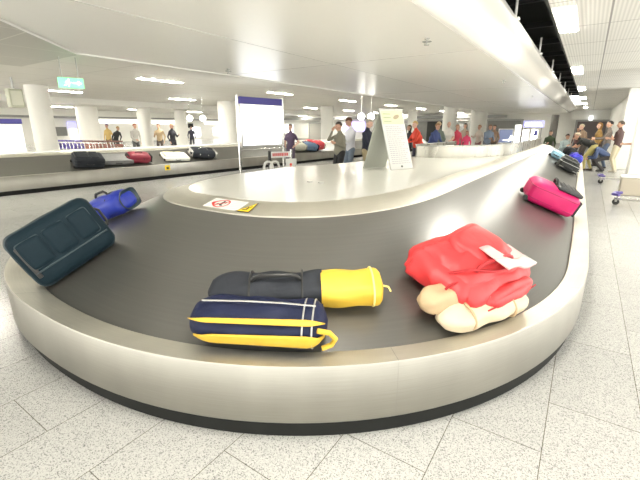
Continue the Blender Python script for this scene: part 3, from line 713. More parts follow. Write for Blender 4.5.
for s in (-1, 1):
    bm = B(); cyl(bm, (-.295, s * .2 - .015, .035), (-.295, s * .2 + .015, .035), .034, 18); link('wheel', bm, BLACK, pk)
suitcase('suitcase', 'black fabric suitcase lying on the far straight belt below the blue bag', frame(367.9, 0.47, rot=-78), .46, .36, .22, mat('black_fabric', (0.02, 0.022, 0.022), 0.5, noise=.2, nscale=20, bump=.2), GREYM)
suitcase('suitcase', 'dark grey suitcase on the far belt just behind the black one', frame(369.0, 0.47, rot=-84), .46, .36, .22, mat('dark_grey_fabric', (0.06, 0.065, 0.062), 0.5, noise=.2, nscale=20, bump=.2), BLACK)
holdall('travel_bag', 'shiny royal blue round bag on the far belt by the bending man', frame(370.6, 0.36, rot=20), .38, .34, .32, mat('bright_blue_nylon', (0.05, 0.035, 0.62), 0.35, noise=.15, bump=.2), BLUE, NAVY, seed=31)
suitcase('suitcase', 'light blue suitcase on the far belt left of the black one', frame(369.6, 0.86, rot=-95), .32, .28, .20, mat('light_blue_shell', (0.30, 0.52, 0.66), 0.35), mat('steel_blue', (0.12, 0.22, 0.32), 0.4), pocket=False)
holdall('travel_bag', 'black holdall on the far belt beyond the blue bag', frame(372.4, 0.6, rot=15), .6, .35, .3, BF, BLACK, BLACK, seed=33)

# luggage on the background carousel
def frame2(px, py, d, rot=0):
    z = .44 + (beltz(d) - .44) * KZ2; d = .15 + (d - .15) * KD2; Q = M2.inverted() @ pos(px, py, z)
    sl = math.atan2(.49 * KZ2, 1.18 * KD2)
    return M2 @ Matrix.Translation((-d, Q.y, z + .004)) @ Matrix.Rotation(sl, 4, 'Y') @ Matrix.Rotation(R(rot), 4, 'Z')
PALE = mat('pale_yellow_fabric', (0.82, 0.76, 0.48), 0.6); MAR = mat('maroon_fabric', (0.22, 0.01, 0.03), 0.5, noise=.1); GRN = mat('grey_green_fabric', (0.22, 0.24, 0.22), 0.6, noise=.15)
GREYF = mat('grey_fabric', (0.22, 0.22, 0.22), 0.6, noise=.15)
suitcase('suitcase', 'black case on the background carousel in front of the trolley row', frame2(95, 166, .5, 80), .75, .5, .3, BF, BLACK)
suitcase('suitcase', 'grey case on the background carousel left of the maroon bag', frame2(126, 163, .6, 85), .9, .5, .16, GREYF, BLACK, pocket=False)
holdall('travel_bag', 'maroon holdall on the background carousel', frame2(160, 164, .5, 80), .7, .4, .28, MAR, BLACK, BLACK, seed=41)
suitcase('suitcase', 'flat white and pale yellow case on the background carousel', frame2(193, 160, .55, 82), .85, .5, .13, WHITE2, PALE, pocket_m=PALE)
holdall('travel_bag', 'black bag with pale tags on the background carousel nearest the framed sign', frame2(219, 158, .55, 75), .9, .5, .3, BF, GREYM, CHROME, seed=43)
holdall('travel_bag', 'beige grey soft bag on the background carousel beside the woman in dark', frame2(301, 150, .6, 80), .9, .5, .34, mat('beige_grey_fabric', (0.45, 0.44, 0.36), .6), GRN, GRN, seed=45)
holdall('travel_bag', 'slate blue bag on the background carousel between the beige and red bags', frame2(313, 150, .5, 70), .8, .5, .36, mat('slate_fabric', (0.10, 0.16, 0.26), .6), NAVY, NAVY, seed=47)
holdall('travel_bag', 'red and white bag on the background carousel behind the man in grey', frame2(323, 149, .6, 80), 1.1, .5, .40, mat('coral_red_fabric', (0.72, 0.07, 0.09), .5), WHITE2, WHITE2, seed=49)

# ------------------------------------------------------------------ A-frame board on the island
t = thing('a_frame_sign', 'pale folding A-frame notice board standing on the carousel island', 'notice board')
A0, A1, A2, A3 = pos(364, 168.5, 1.0), pos(387, 166.5, 1.0), pos(391, 170.5, 1.0), pos(412, 167.5, 1.0)
PAN = mat('board_grey_white', (0.34, 0.35, 0.30), 0.45)
D_ = (A3 - A2); D_.z = 0; ux = D_.normalized(); nn = Vector((ux.y, -ux.x, 0))  # towards the viewer
if nn.dot(-A2) < 0: nn = -nn
def slab(bm, a, b, c, d, n, th):   # four corners and thickness along n
    p = [Vector(q) for q in (a, b, c, d)]; q = [v - n * th for v in p]
    V1 = [bm.verts.new(v) for v in p]; V2 = [bm.verts.new(v) for v in q]
    bm.faces.new(V1); bm.faces.new(V2[::-1])
    for i in range(4): j = (i + 1) % 4; bm.faces.new((V1[j], V1[i], V2[i], V2[j]))
RG0, RG1 = Vector((-2.505, 5.22, 1.84)), Vector((-2.33, 5.68, 1.84))
b0, b1 = Vector((-2.27, 5.21, 1.003)), Vector((-2.11, 5.66, 1.003)); c0, c1 = Vector((-2.75, 5.25, 1.003)), Vector((-2.56, 5.70, 1.003))
RG1 = RG0 + (b1 - b0) * .98; c1 = c0 + (b1 - b0) * .98; b1 = b0 + (b1 - b0) * .98
pn = (b1 - b0).cross(RG0 - b0).normalized()
if pn.x < 0: pn = -pn
pl = (c1 - c0).cross(RG0 - c0).normalized()
if pl.x > 0: pl = -pl
bm = B(); slab(bm, b0, b1, RG1, RG0, pn, .012); link('front_board', bm, mat('board_white', (0.44, 0.44, 0.42), 0.45), t, smooth=False)
bm = B(); slab(bm, c0, c1, RG1 - Vector((.013, 0, 0)), RG0 - Vector((.013, 0, 0)), pl, .012); link('back_board', bm, PAN, t, smooth=False)
def onp(u, v, l=.002): return b0 + (b1 - b0) * u + (RG0 - b0) * v + pn * l
bm = B(); bm.faces.new([bm.verts.new(onp(*c)) for c in ((.03, .76), (.97, .76), (.97, .98), (.03, .98))]); hd = link('header_print', bm, mat('print_cream_green', (0.42, 0.43, 0.28), 0.5), t, smooth=False)
bm = B(); bm.faces.new([bm.verts.new(onp(.66 + .14 * math.cos(k * .5236), .88 + .035 * math.sin(k * .5236) + .02 * math.cos(k * .5236), .004)) for k in range(12)]); link('emblem', bm, mat('emblem_brown', (0.25, 0.2, 0.12), 0.5), hd, smooth=False)
bm = B()
for k in range(3): bm.faces.new([bm.verts.new(onp(a_, b_, .004)) for a_, b_ in ((.1, .8 + .06 * k), (.42, .8 + .06 * k), (.42, .812 + .06 * k), (.1, .812 + .06 * k))])
link('header_line', bm, mat('print_dark_green', (0.2, 0.26, 0.14), .5), hd, smooth=False)
bm = B(); rr = random.Random(2)
for k in range(19):
    v0 = .10 + .034 * k; u1 = rr.uniform(.6, .9)
    u = .1
    while u < u1:
        du = rr.uniform(.04, .12); bm.faces.new([bm.verts.new(onp(a_, b_, .003)) for a_, b_ in ((u, v0), (u + du, v0), (u + du, v0 + .011), (u, v0 + .011))]); u += du + .025
link('printed_text', bm, mat('print_grey', (0.26, 0.26, 0.28), .5), t, smooth=False)
bm = B(); bm.faces.new([bm.verts.new(onp(.5 + .05 * math.cos(k * .785), .05 + .018 * math.sin(k * .785), .003)) for k in range(8)]); link('foot_emblem', bm, BLACK, t, smooth=False)
bm = B(); cyl(bm, RG0 - (RG1 - RG0) * .02, RG1 + (RG1 - RG0) * .02, .012, 10); link('hinge', bm, GREYM, t)
bm = B(); cyl(bm, c0 + Vector((.006, 0, .006)), c1 + Vector((.006, 0, .006)), .007, 8); cyl(bm, b0 + Vector((-.006, 0, .006)), b1 + Vector((-.006, 0, .006)), .007, 8); link('foot_strip', bm, GREYM, t)

# ------------------------------------------------------------------ framed light box on posts
q0, q1 = Vector((-8.66, 8.52, 0)), Vector((-8.46, 10.36, 0)); ang = math.atan2((q1 - q0).y, (q1 - q0).x); Wd = (q1 - q0).length
t = thing('framed_sign', 'tall lit white board with violet header between two silver posts', 'sign', q0, ang)
for x in (0, Wd):
    bm = B(); cyl(bm, (x, 0, 0), (x, 0, 2.50), .045, 18); cyl(bm, (x, 0, 0), (x, 0, .02), .12, 20); link('post', bm, CHROME, t)
bm = B(); box(bm, .07, Wd - .07, -.05, .05, 2.26, 2.46, bev=.005); link('header', bm, PURPLE, t, smooth=False)
bm = B(); box(bm, .07, Wd - .07, -.05, .05, 1.0, 2.26, bev=.005); pb = link('light_box', bm, CHROME, t, smooth=False)
bm = B(); box(bm, .13, Wd - .13, -.055, .055, 1.06, 2.22); link('lit_panel', bm, BOXL, pb, smooth=False)
bm = B(); PB = mat('pale_blue_print', (0.62, 0.70, 0.80), .4, emit=(.6, .75, .9), es=1.0)
for x, z, w_, h_ in ((1.45, 1.62, .05, .2), (1.53, 1.58, .1, .05), (1.60, 1.62, .05, .18), (.55, 1.98, .22, .03), (.55, 1.92, .3, .02)): box(bm, x, x + w_, -.058, -.054, z, z + h_)
link('faint_print', bm, PB, pb, smooth=False)
bm = B(); cyl(bm, (0, 0, .93), (Wd, 0, .93), .03, 14); link('cross_rail', bm, CHROME, t)

# barrier board and white hoops at the foot of the sign
REDP = mat('red_print', (0.75, 0.16, 0.16), .5)
p0 = along(268.5, 10.4); p1 = along(290.5, 10.7); d_ = p1 - p0; t = thing('barrier', 'low barrier with a pale board and red lettering between black and silver posts', 'barrier', p0, math.atan2(d_.y, d_.x)); Lb = d_.length
bm = B(); cyl(bm, (0, 0, 0), (0, 0, 1.0), .04, 14); link('post', bm, BLACK, t)
bm = B(); cyl(bm, (Lb, 0, 0), (Lb, 0, 1.02), .035, 14); link('post', bm, CHROME, t)
bm = B(); box(bm, .04, Lb - .03, -.015, .015, .82, .97); bb = link('board', bm, WHITE2, t, smooth=False)
bm = B(); rr = random.Random(5); x = .08
while x < Lb - .12:
    w_ = rr.uniform(.02, .05); box(bm, x, x + w_, -.018, -.015, .86, .935); x += w_ + .012
link('red_lettering', bm, REDP, bb, smooth=False)
t0 = None
for px, D in ((267.0, 9.6), (273.5, 9.7)):
    p = along(px, D)
    if t0 is None:
        t0 = thing('hoop_rail', 'left one of the two white hoop rails below the framed sign', 'rail', p, math.atan2(-p.x, p.y) + R(20), 'white hoop rails below the framed sign')
        bm = B(); tube(bm, [(-.11, 0, 0), (-.11, 0, .68), (-.08, 0, .76), (-.03, 0, .79), (.03, 0, .79), (.08, 0, .76), (.11, 0, .68), (.11, 0, 0)], .028, 10); link('hoop', bm, WHITE2, t0)
        bm = B(); box(bm, -.16, .16, -.06, .06, 0, .015); link('foot', bm, GREYM, t0, smooth=False)
    else: c = copy_tree(t0); c.location = p; c['label'] = 'right one of the two white hoop rails below the framed sign'
p = along(290.5, 9.6); t = thing('warning_board', 'small white board with a red figure beside the framed sign', 'notice board', p, math.atan2(-p.x, p.y))
bm = B(); prism(bm, [(-.13, 0), (.13, 0), (.13, .012), (-.13, .012)], .2, .86); link('board', bm, WHITE2, t, smooth=False)
bm = B(); box(bm, -.14, .14, -.05, .06, 0, .2, bev=.01); link('foot', bm, WHITE2, t, smooth=False)
bm = B(); ell(bm, (-.01, -.004, .72), (.03, .004, .035)); tube(bm, [(-.01, -.004, .68), (-.02, -.004, .58), (.04, -.004, .42)], .02, 8); tube(bm, [(-.02, -.004, .58), (-.06, -.004, .44)], .02, 8); tube(bm, [(-.07, -.004, .62), (.06, -.004, .64)], .014, 8); link('red_figure', bm, mat('figure_red', (0.85, 0.1, 0.05), .5), t)

# lit adverts and kiosks at the far end
DB = mat('dark_blue_image', (0.10, 0.12, 0.18), .3, emit=(.10, .12, .20), es=.8)
def lit_board(name, label, px0, px1, D, z0, z1, m=BOXL, cat='sign', legs=True):
    a_, b_ = along(px0, D), along(px1, D); d_ = b_ - a_; L_ = d_.length
    t = thing(name, label, cat, a_, math.atan2(d_.y, d_.x))
    bm = B(); box(bm, 0, L_, 0, .15, z0, z1, bev=.03); link('case', bm, WHITE2, t, smooth=False)
    bm = B(); box(bm, .05, L_ - .05, -.01, 0.0, z0 + .05, z1 - .05); f_ = link('lit_face', bm, m, t, smooth=False)
    if legs:
        bm = B(); box(bm, .1, .18, .03, .12, 0, z0 + .01); box(bm, L_ - .18, L_ - .1, .03, .12, 0, z0 + .01); link('leg', bm, GREYM, t, smooth=False)
    return t, f_, L_
t, f_, L_ = lit_board('advertising_display', 'white framed display with a dark blue picture and white swoosh', 499, 514.5, 22.6, .78, 1.52, DB)
bm = B(); pts = [(.2, .95), (.5, 1.0), (.75, 1.12), (L_ - .12, 1.2), (L_ - .15, 1.1), (.8, .99), (.55, .9)]
bm.faces.new([bm.verts.new((x, -.014, z)) for x, z in pts]); link('white_swoosh', bm, BOXL, f_, smooth=False)
lit_board('bright_panel', 'plain glowing white panel between the dark display and the kiosks', 514.8, 522, 25, .5, 1.75)
t, f_, L_ = lit_board('information_kiosk', 'lit white board with a large dark numeral-like bracket mark', 522.6, 530.5, 26, .5, 1.5)
x = L_ * .30
bm = B()
for a0, a1, z0, z1 in ((0, .28, 1.34, 1.38), (0, .05, 1.1, 1.38), (0, .28, 1.1, 1.14), (.23, .28, .84, 1.14), (0, .28, .84, .88), (.23, .28, 1.26, 1.38), (0, .05, .84, .92)): box(bm, x + a0 * .8, x + a1 * .8, -.016, -.01, z0 - .05, z1 - .05)
link('printed_mark', bm, DARK, f_, smooth=False)
t, f_, L_ = lit_board('information_kiosk', 'lit white board with a small dark blue square at the top', 531.2, 539.5, 26, .5, 1.5)
bm = B(); box(bm, L_ * .5, L_ * .85, -.016, -.01, 1.12, 1.4); box(bm, L_ * .38, L_ * .52, -.016, -.01, 1.12, 1.22); link('blue_square', bm, PURPLE, f_, smooth=False)
VIOL = mat('violet_glow', (0.2, 0.2, 0.7), .4, emit=(.28, .27, .95), es=1.1)
t, f_, L_ = lit_board('lit_header_sign', 'violet-blue glowing header with white symbols above the kiosks', 522.5, 544.5, 26.3, 1.55, 1.98, VIOL)
bm = B(); rr = random.Random(8)
for k in range(6): x = .12 + k * (L_ - .3) / 6; box(bm, x, x + .12, -.016, -.01, 1.65 + rr.uniform(0, .05), 1.85); box(bm, x + .04, x + .2, -.016, -.01, 1.63, 1.70)
link('white_symbol', bm, BOXL, f_, smooth=False)
a_ = along(545, 27)
for px, px1, D, z0, z1, lab in ((0, 23, 24, .1, 1.75, 'large white lit board with violet top bar behind the first pillar'),):
    t, f_, L_ = lit_board('poster_board', lab, px - 12, px1, D, z0, z1, mat('white_board_lit', (0.9, 0.9, 0.88), .4, emit=(1, 1, .96), es=.35), 'poster board')
    bm = B(); box(bm, 0, L_, -.02, .16, z1, z1 + .22); link('violet_top_bar', bm, PURPLE, t, smooth=False)
def wallsign(name, label, px0, px1, x, z0, z1, m, cat='sign'):   # flat boards fixed on the far left wall
    y0_, y1_ = [dirn(p).y / dirn(p).x * x for p in (px0, px1)]
    bm = B(); box(bm, x, x + .08, min(y0_, y1_), max(y0_, y1_), z0, z1, bev=.01); return tag(link(name, bm, m, smooth=False), label, cat)
GW = mat('warm_lit_wall', (1, .98, .93), .4, emit=(1, .98, .92), es=1.3)
wallsign('lit_shop_front', 'long bright lit shop front on the far wall behind the trolley row', 96, 139, -43.75, 2.05, 2.4, GW, 'shop front')
wallsign('lit_shop_front', 'bright lit shop front strip on the far wall right of the second pillar', 152, 187, -43.75, 2.0, 2.35, GW, 'shop front')
wallsign('lit_shop_front', 'short bright lit strip on the far wall nearest the wide white pillar', 205, 223, -43.75, 1.95, 2.3, GW, 'shop front')
wallsign('dark_screen', 'grey screen on the far wall right of the first pillar', 55, 66, -43.75, .75, 1.6, SHUT, 'screen')
wallsign('violet_sign', 'small glowing violet sign above the trolley row', 68, 76, -43.75, 1.45, 2.1, VIOL)
wallsign('lit_poster', 'white glowing poster under the small violet sign', 70, 76, -43.75, .4, 1.4, BOXL, 'poster')
wallsign('lit_poster', 'round cornered white and violet lit poster beside the dark sign box', 192, 200, -43.75, .4, 1.5, BOXL, 'poster')
wallsign('lit_poster', 'white and violet lit poster left of the wide white pillar', 213, 221, -43.75, .5, 1.5, BOXL, 'poster')
wallsign('dark_sign_box', 'small dark square box high on the far wall', 188, 193, -43.75, 1.5, 2.05, DARK)
def bws(name, label, px0, px1, y, z0, z1, m, cat='sign'):
    x0_, x1_ = [dirn(p).x / dirn(p).y * y for p in (px0, px1)]
    bm = B(); box(bm, x0_, x1_, y - .12, y - .005, z0, z1, bev=.01); return tag(link(name, bm, m, smooth=False), label, cat)
t = bws('violet_screen', 'large pale violet screen glowing behind the man in white', 346, 365, 44, 1.1, 2.25, mat('pale_violet_screen', (0.4, 0.35, 0.9), .3, emit=(.50, .42, .95), es=1.0), 'screen')
bws('lit_poster', 'small blue and white lit poster behind the woman in dark', 285, 293, 44, .9, 1.9, BOXL, 'poster')
bws('lit_poster', 'tall white poster left of the man in grey', 318, 324, 44, .6, 1.7, BOXL, 'poster')
bws('lit_box_sign', 'small white lit box above the end gate', 587.5, 591, 41.7, 2.15, 2.5, BOXL)
# grey device on the first pillar
p = along(21, 15.2); t = thing('wall_clock_box', 'boxy grey-green device fixed high on the first pillar', 'display box', (p.x, p.y, 2.42), math.atan2(-p.x, p.y) + R(25))
bm = B(); box(bm, -.19, .19, -.12, .12, -.26, .26, bev=.03); link('case', bm, mat('sage_grey', (0.42, 0.43, 0.33), .5), t, smooth=False)
bm = B(); box(bm, -.15, .15, -.135, -.12, -.2, .2, bev=.005); link('face', bm, mat('sage_light', (0.58, 0.58, 0.48), .4), t, smooth=False)
bm = B(); cyl(bm, (0, .0, .28), (0, .0, .58), .03, 12); link('bracket', bm, GREYM, t)

# bin beside the right pillar, blocks
p = pos(632, 188, 0); t = thing('litter_bin', 'low beige bin at the foot of the right pillar', 'bin', (0.96, 12.1, 0), 0)
bm = B(); box(bm, -.12, .32, -.2, .2, .0, .42, bev=.02); link('body', bm, mat('beige_plastic', (0.50, 0.45, 0.36), .5), t, smooth=False)
bm = B(); box(bm, -.14, .34, -.22, .22, .42, .46, bev=.015); link('lid', bm, WHITE2, t, smooth=False)

# ------------------------------------------------------------------ baggage trolleys
def trolley(label, loc, rz, handle, group=None, red=False):
    t = thing('luggage_trolley', label, 'luggage trolley', loc, rz, group)
    bm = B()
    for s in (-.24, .24): tube(bm, [(s, -.34, .98), (s, -.30, .80), (s * 1.05, -.26, .30), (s * 1.1, -.22, .16), (s * .55, .55, .14)], .016, 8)
    tube(bm, [(-.13, .55, .14), (.13, .55, .14)], .016, 8); tube(bm, [(-.25, -.28, .5), (.25, -.28, .5)], .012, 8); link('frame', bm, CHROME, t)
    bm = B()
    for k in range(7): tube(bm, [(-.2 + .066 * k, -.22, .19), (-.12 + .04 * k, .5, .17)], .006, 6)
    tube(bm, [(-.22, -.05, .18), (.22, -.05, .18)], .008, 6); tube(bm, [(-.18, .2, .175), (.18, .2, .175)], .008, 6); link('deck', bm, CHROME, t)
    bm = B(); tube(bm, [(-.27, -.35, .99), (.27, -.35, .99)], .03, 12); link('handle_bar', bm, handle, t)
    bm = B(); tube(bm, [(-.2, .46, .24), (-.13, .58, .24), (.13, .58, .24), (.2, .46, .24)], .03, 8); link('front_bumper', bm, handle, t)
    bm = B(); box(bm, -.22, .22, -.33, -.31, .62, .88, bev=.008); link('advert_panel', bm, DRED if red else handle, t)
    bm = B()
    for k in range(5): tube(bm, [(-.22, -.12 - .03 * k, .66 + .0 * k), (.22, -.12 - .03 * k, .66)], .005, 6)
    tube(bm, [(-.23, -.30, .82), (-.23, -.10, .82), (-.2, -.08, .66), (.2, -.08, .66), (.23, -.10, .82), (.23, -.30, .82)], .008, 6); link('basket', bm, CHROME, t)
    for x, y in ((-.27, -.2), (.27, -.2), (0, .52)):
        bm = B(); cyl(bm, (x - .018, y, .065), (x + .018, y, .065), .065, 18); wh = link('wheel', bm, BLACK, t)
        bm = B(); box(bm, x - .026, x + .026, y - .02, y + .02, .07, .155); link('wheel_fork', bm, GREYM, wh, smooth=False)
    return t
TP = mat('trolley_purple', (0.13, 0.10, 0.36), .4); TR = mat('trolley_brown', (0.20, 0.09, 0.075), .5); DRED = mat('brown_red_print', (0.36, 0.15, 0.12), .5)
ta, tb = pos(55, 140.5, 1.0), pos(128, 141.5, 1.0); ta.z = tb.z = 0
rz = math.atan2((tb - ta).y, (tb - ta).x) - PI / 2
n_ = 20; tp = trolley('leftmost luggage trolley with violet handle in the nested row behind the background carousel', ta, rz, TP, 'nested trolleys with violet handles')
tr_ = trolley('luggage trolley with red-brown panel in the nested row nearest the second pillar', ta + (tb - ta) * (11 / n_), rz, TR, 'nested trolleys with red-brown panels', red=True)
for k in range(1, n_):
    if k == 11: continue
    c = copy_tree(tp if k < 11 else tr_); c.location = ta + (tb - ta) * ((k + random.uniform(-.25, .25)) / n_); c.rotation_euler.z = rz + random.uniform(-.12, .12)
    c['label'] = 'luggage trolley, %s from the left of the nested row behind the background carousel' % ORD[k]
trolley('luggage trolley with violet bar standing before the man in maroon', (1.02, 14.1, 0), R(97), TP)
trolley('luggage trolley cut by the frame edge beside the beige bin', (1.22, 10.2, 0), R(80), TP)

# ------------------------------------------------------------------ people
def cloth(name, c): return mat('cloth_' + name, c, .7, noise=.12, nscale=9, bump=.15)
SKIN = mat('skin', (0.62, 0.36, 0.25), .5); SKIN2 = mat('skin_fair', (0.74, 0.47, 0.36), .5)
EYE = mat('eye_dark', (0.03, 0.02, 0.02), .3); LIP = mat('lip', (0.45, 0.15, 0.13), .5)
def capsule(bm, p0, p1, r0, r1, n=12, fl=1.0, up=None):
    p0, p1 = Vector(p0), Vector(p1); ax = p1 - p0; L_ = ax.length
    if L_ < 1e-6: return
    z = ax / L_; a_ = Vector(up) if up else (Vector((1, 0, 0)) if abs(z.x) < .9 else Vector((0, 1, 0)))
    u = (a_ - z * a_.dot(z)).normalized(); v = z.cross(u)
    rings = []
    for k in range(1, 4): t_ = -PI / 2 + PI / 2 * k / 4; rings.append((p0 + z * r0 * math.sin(t_), r0 * math.cos(t_)))
    rings += [(p0, r0), ((p0 + p1) / 2, (r0 + r1) / 2), (p1, r1)]
    for k in range(1, 4): t_ = PI / 2 * k / 4; rings.append((p1 + z * r1 * math.sin(t_), r1 * math.cos(t_)))
    V = [[bm.verts.new(c + (u * math.cos(2 * PI * i / n) + v * math.sin(2 * PI * i / n) * fl) * r) for i in range(n)] for c, r in rings]
    a0, a1 = bm.verts.new(p0 - z * r0), bm.verts.new(p1 + z * r1)
    for A_, B_ in zip(V, V[1:]):
        for i in range(n): bm.faces.new((A_[i], A_[(i + 1) % n], B_[(i + 1) % n], B_[i]))
    for i in range(n): bm.faces.new((a0, V[0][(i + 1) % n], V[0][i])); bm.faces.new((a1, V[-1][i], V[-1][(i + 1) % n]))
def ik(a, b, l1, l2, hint):
    a, b = Vector(a), Vector(b); d = b - a; L_ = d.length; M = l1 + l2 - .004
    if L_ > M: b = a + d * (M / L_); d = b - a; L_ = M
    L_ = max(L_, .05); x = (l1 * l1 - l2 * l2 + L_ * L_) / (2 * L_); h = math.sqrt(max(0, l1 * l1 - x * x)); n = d.normalized(); hv = Vector(hint); hv = (hv - n * hv.dot(n)).normalized()
    return a + n * x + hv * h, b
def person(label, loc, face, shirt, pants, hair=(0.05, 0.03, 0.02), skin=None, S=1.0, hipz=.93, lean=0, side=0, lh=None, rh=None, lf=None, rf=None, hp=0, hy=0, sleeve='long', shoe=(0.03, 0.03, 0.03), hairstyle='short', fat=1.0, group=None, vox=.014, female=False, stripe=None, skirt=False):
    """local frame: +y forward, +x to the person's right"""
    skin = skin or SKIN
    t = thing('person', label, 'person', loc, face, group); t.scale = (S, S, S)
    hip = Vector((0, 0, hipz)); Rs = Euler((R(-lean), R(side), 0)).to_matrix()
    sp = lambda x, y, z: hip + Rs @ Vector((x, y, z))
    sw = .165 if female else .185
    prims = []   # (p0, p1, r, label)
    bm = B()
    # trunk by stacked ellipses
    secs = [(-.10, .11, .09), (-.06, .15 * fat, .11), (0, .165 * fat, .118 * fat), (.09, .152 * fat, .112 * fat), (.18, .145 * fat, .108 * fat), (.28, .16 * fat, .115 * fat), (.38, .178, .115), (.455, .185 if not female else .16, .098), (.505, .15, .078), (.54, .085, .062), (.58, .055, .055)]
    V = []
    for h, rx, ry in secs:
        V.append([bm.verts.new(sp(rx * math.cos(2 * PI * i / 20), ry * math.sin(2 * PI * i / 20) + (.012 if .2 < h < .42 else 0) * (1 if not female else 1.6) * (math.sin(2 * PI * i / 20) > 0), h)) for i in range(20)])
    for A_, B_ in zip(V, V[1:]):
        for i in range(20): bm.faces.new((A_[i], A_[(i + 1) % 20], B_[(i + 1) % 20], B_[i]))
    bm.faces.new(V[0][::-1]); bm.faces.new(V[-1])
    prims += [(sp(0, 0, .02), sp(0, 0, .50), .15, 1), (sp(-.12, 0, .45), sp(.12, 0, .45), .08, 1), (sp(-.07, 0, -.08), sp(.07, 0, -.08), .12, 2)]
    nk, hd0 = sp(0, 0, .52), sp(0, .02, .62)
    Rh = Rs @ Euler((R(lean * .55 - hp), 0, R(hy))).to_matrix(); hc = hd0 + Rh @ Vector((0, .015, .10))
    hb = lambda x, y, z: hc + Rh @ Vector((x, y, z))
    capsule(bm, nk, hb(0, -.01, -.07), .056, .052); prims.append((sp(0, 0, .57), hb(0, 0, -.09), .05, 0))
    Mh = Rh.to_4x4()
    ell(bm, hb(0, -.012, .02), (.076, .095, .098), 18, 14, Mh); ell(bm, hb(0, .022, -.045), (.056, .062, .068), 16, 12, Mh)
    ell(bm, hb(0, .045, -.085), (.028, .025, .022), 10, 8, Mh)
    capsule(bm, hb(0, .082, .012), hb(0, .106, -.028), .009, .014)     # nose
    capsule(bm, hb(-.035, .070, .036), hb(.035, .070, .036), .013, .013)   # brow
    for s in (-1, 1): ell(bm, hb(s * .078, -.005, -.008), (.012, .02, .032), 8, 8, Mh)
    prims.append((hb(0, 0, .03), hb(0, .02, -.06), .09, 0))
    tshirt = sleeve == 'short'
    for s, h_ in ((-1, lh), (1, rh)):
        sh = sp(s * sw, 0, .445); tgt = Vector(h_) if h_ is not None else sp(s * (sw + .07), .06, -.06)
        el, wr = ik(sh, tgt, .29, .26, (s * .4, -.3, -1))
        capsule(bm, sh, el, .056 if not female else .047, .043); capsule(bm, el, wr, .042, .028)
        k = .55 if tshirt else 1.0
        prims.append((sh, sh + (el - sh) * k, .056, 1))
        if tshirt: prims += [(sh + (el - sh) * (k + .12), el, .042, 0), (el, wr, .03, 0)]
        else: prims.append((el, el + (wr - el) * .92, .04, 1))
        fw = (wr - el).normalized(); inw = Vector((-s, 0, 0)); inw = (inw - fw * inw.dot(fw)); inw = inw.normalized() if inw.length > .05 else Rs @ Vector((0, 1, 0)); sd = fw.cross(inw)
        if sd.dot(Vector((0, 1, 0))) < 0: sd = -sd
        pc = wr + fw * .05; capsule(bm, wr + fw * .01, wr + fw * .075, .027, .034, fl=.5, up=sd); prims.append((wr + fw * .02, wr + fw * .16, .03, 0))
        for q, (o_, ln) in enumerate(((.029, .062), (.010, .072), (-.010, .068), (-.028, .054))):
            b0_ = wr + fw * .085 + sd * o_; m_ = b0_ + fw * ln * .55 + inw * .008; e_ = m_ + fw * ln * .4 + inw * .022
            capsule(bm, b0_ - fw * .02, m_, .0085, .008, 6); capsule(bm, m_, e_, .008, .007, 6)
        b0_ = wr + fw * .03 + sd * .026; m_ = b0_ + fw * .03 + sd * .026 + inw * .01; e_ = m_ + fw * .03 + sd * .004 + inw * .01
        capsule(bm, b0_, m_, .012, .010, 6); capsule(bm, m_, e_, .010, .008, 6)
    for s, f_ in ((-1, lf), (1, rf)):
        hj = hip + Vector((s * .088 * fat, 0, -.03)); ft = Vector(f_) if f_ is not None else Vector((s * .11, .0, 0)); ank = ft + Vector((0, -.05, .085))
        kn, an = ik(hj, ank, .43, .42, (s * .15, 1, 0))
        capsule(bm, hj, kn, .088 * (1 + (fat - 1) * .6), .062); capsule(bm, kn, an, .060, .045)
        prims += [(hj, kn, .085, 2), (kn, an + (kn - an) * .06, .052, 2)]
        fd = Vector((s * .12, 1, 0)).normalized(); he = an + Vector((0, 0, -.045)) - fd * .03; to = an + Vector((0, 0, -.052)) + fd * .16
        capsule(bm, he, to, .038, .032, fl=.9); capsule(bm, an, he, .042, .038); prims.append((he, to, .04, 3)); prims.append((an, he, .04, 3))
    if skirt: capsule(bm, hip + Vector((0, 0, -.05)), hip + Vector((0, 0, -.38)), .17, .21)
    me = bpy.data.meshes.new('tmp'); bm.normal_update(); bm.to_mesh(me); bm.free(); o = bpy.data.objects.new('tmp', me); COL.objects.link(o)
    rm = o.modifiers.new('r', 'REMESH'); rm.mode = 'VOXEL'; rm.voxel_size = vox
    smt = o.modifiers.new('s', 'SMOOTH'); smt.factor = .5; smt.iterations = 2
    dg = bpy.context.evaluated_depsgraph_get(); m2 = bpy.data.meshes.new_from_object(o.evaluated_get(dg)); bpy.data.objects.remove(o); bpy.data.meshes.remove(me)
    m2.name = 'body'; key = '%.2f_%.2f_%.2f'
    for x in (skin, cloth(key % shirt, shirt), cloth(key % pants, pants), mat('shoe' + key % shoe, shoe, .5)): m2.materials.append(x)
    n_ = len(m2.polygons); C = np.empty(n_ * 3); m2.polygons.foreach_get('center', C); C = C.reshape(-1, 3)
    best = np.full(n_, 1e9); lab = np.zeros(n_, int)
    for p0, p1, r, l_ in prims:
        a_, b_ = np.array(p0), np.array(p1); ab = b_ - a_; tt = np.clip(((C - a_) @ ab) / max(ab @ ab, 1e-9), 0, 1); d_ = np.linalg.norm(C - (a_ + tt[:, None] * ab), axis=1) - r
        mk = d_ < best; best[mk] = d_[mk]; lab[mk] = l_
    m2.polygons.foreach_set('material_index', lab.astype(np.int32)); m2.polygons.foreach_set('use_smooth', [True] * n_)
    body = bpy.data.objects.new('body', m2); COL.objects.link(body); body.parent = t
    # face and hair
    bm = B()
    for s in (-1, 1): ell(bm, hb(s * .030, .077, .012), (.011, .007, .008), 10, 8, Mh)
    link('eyes', bm, EYE, t)
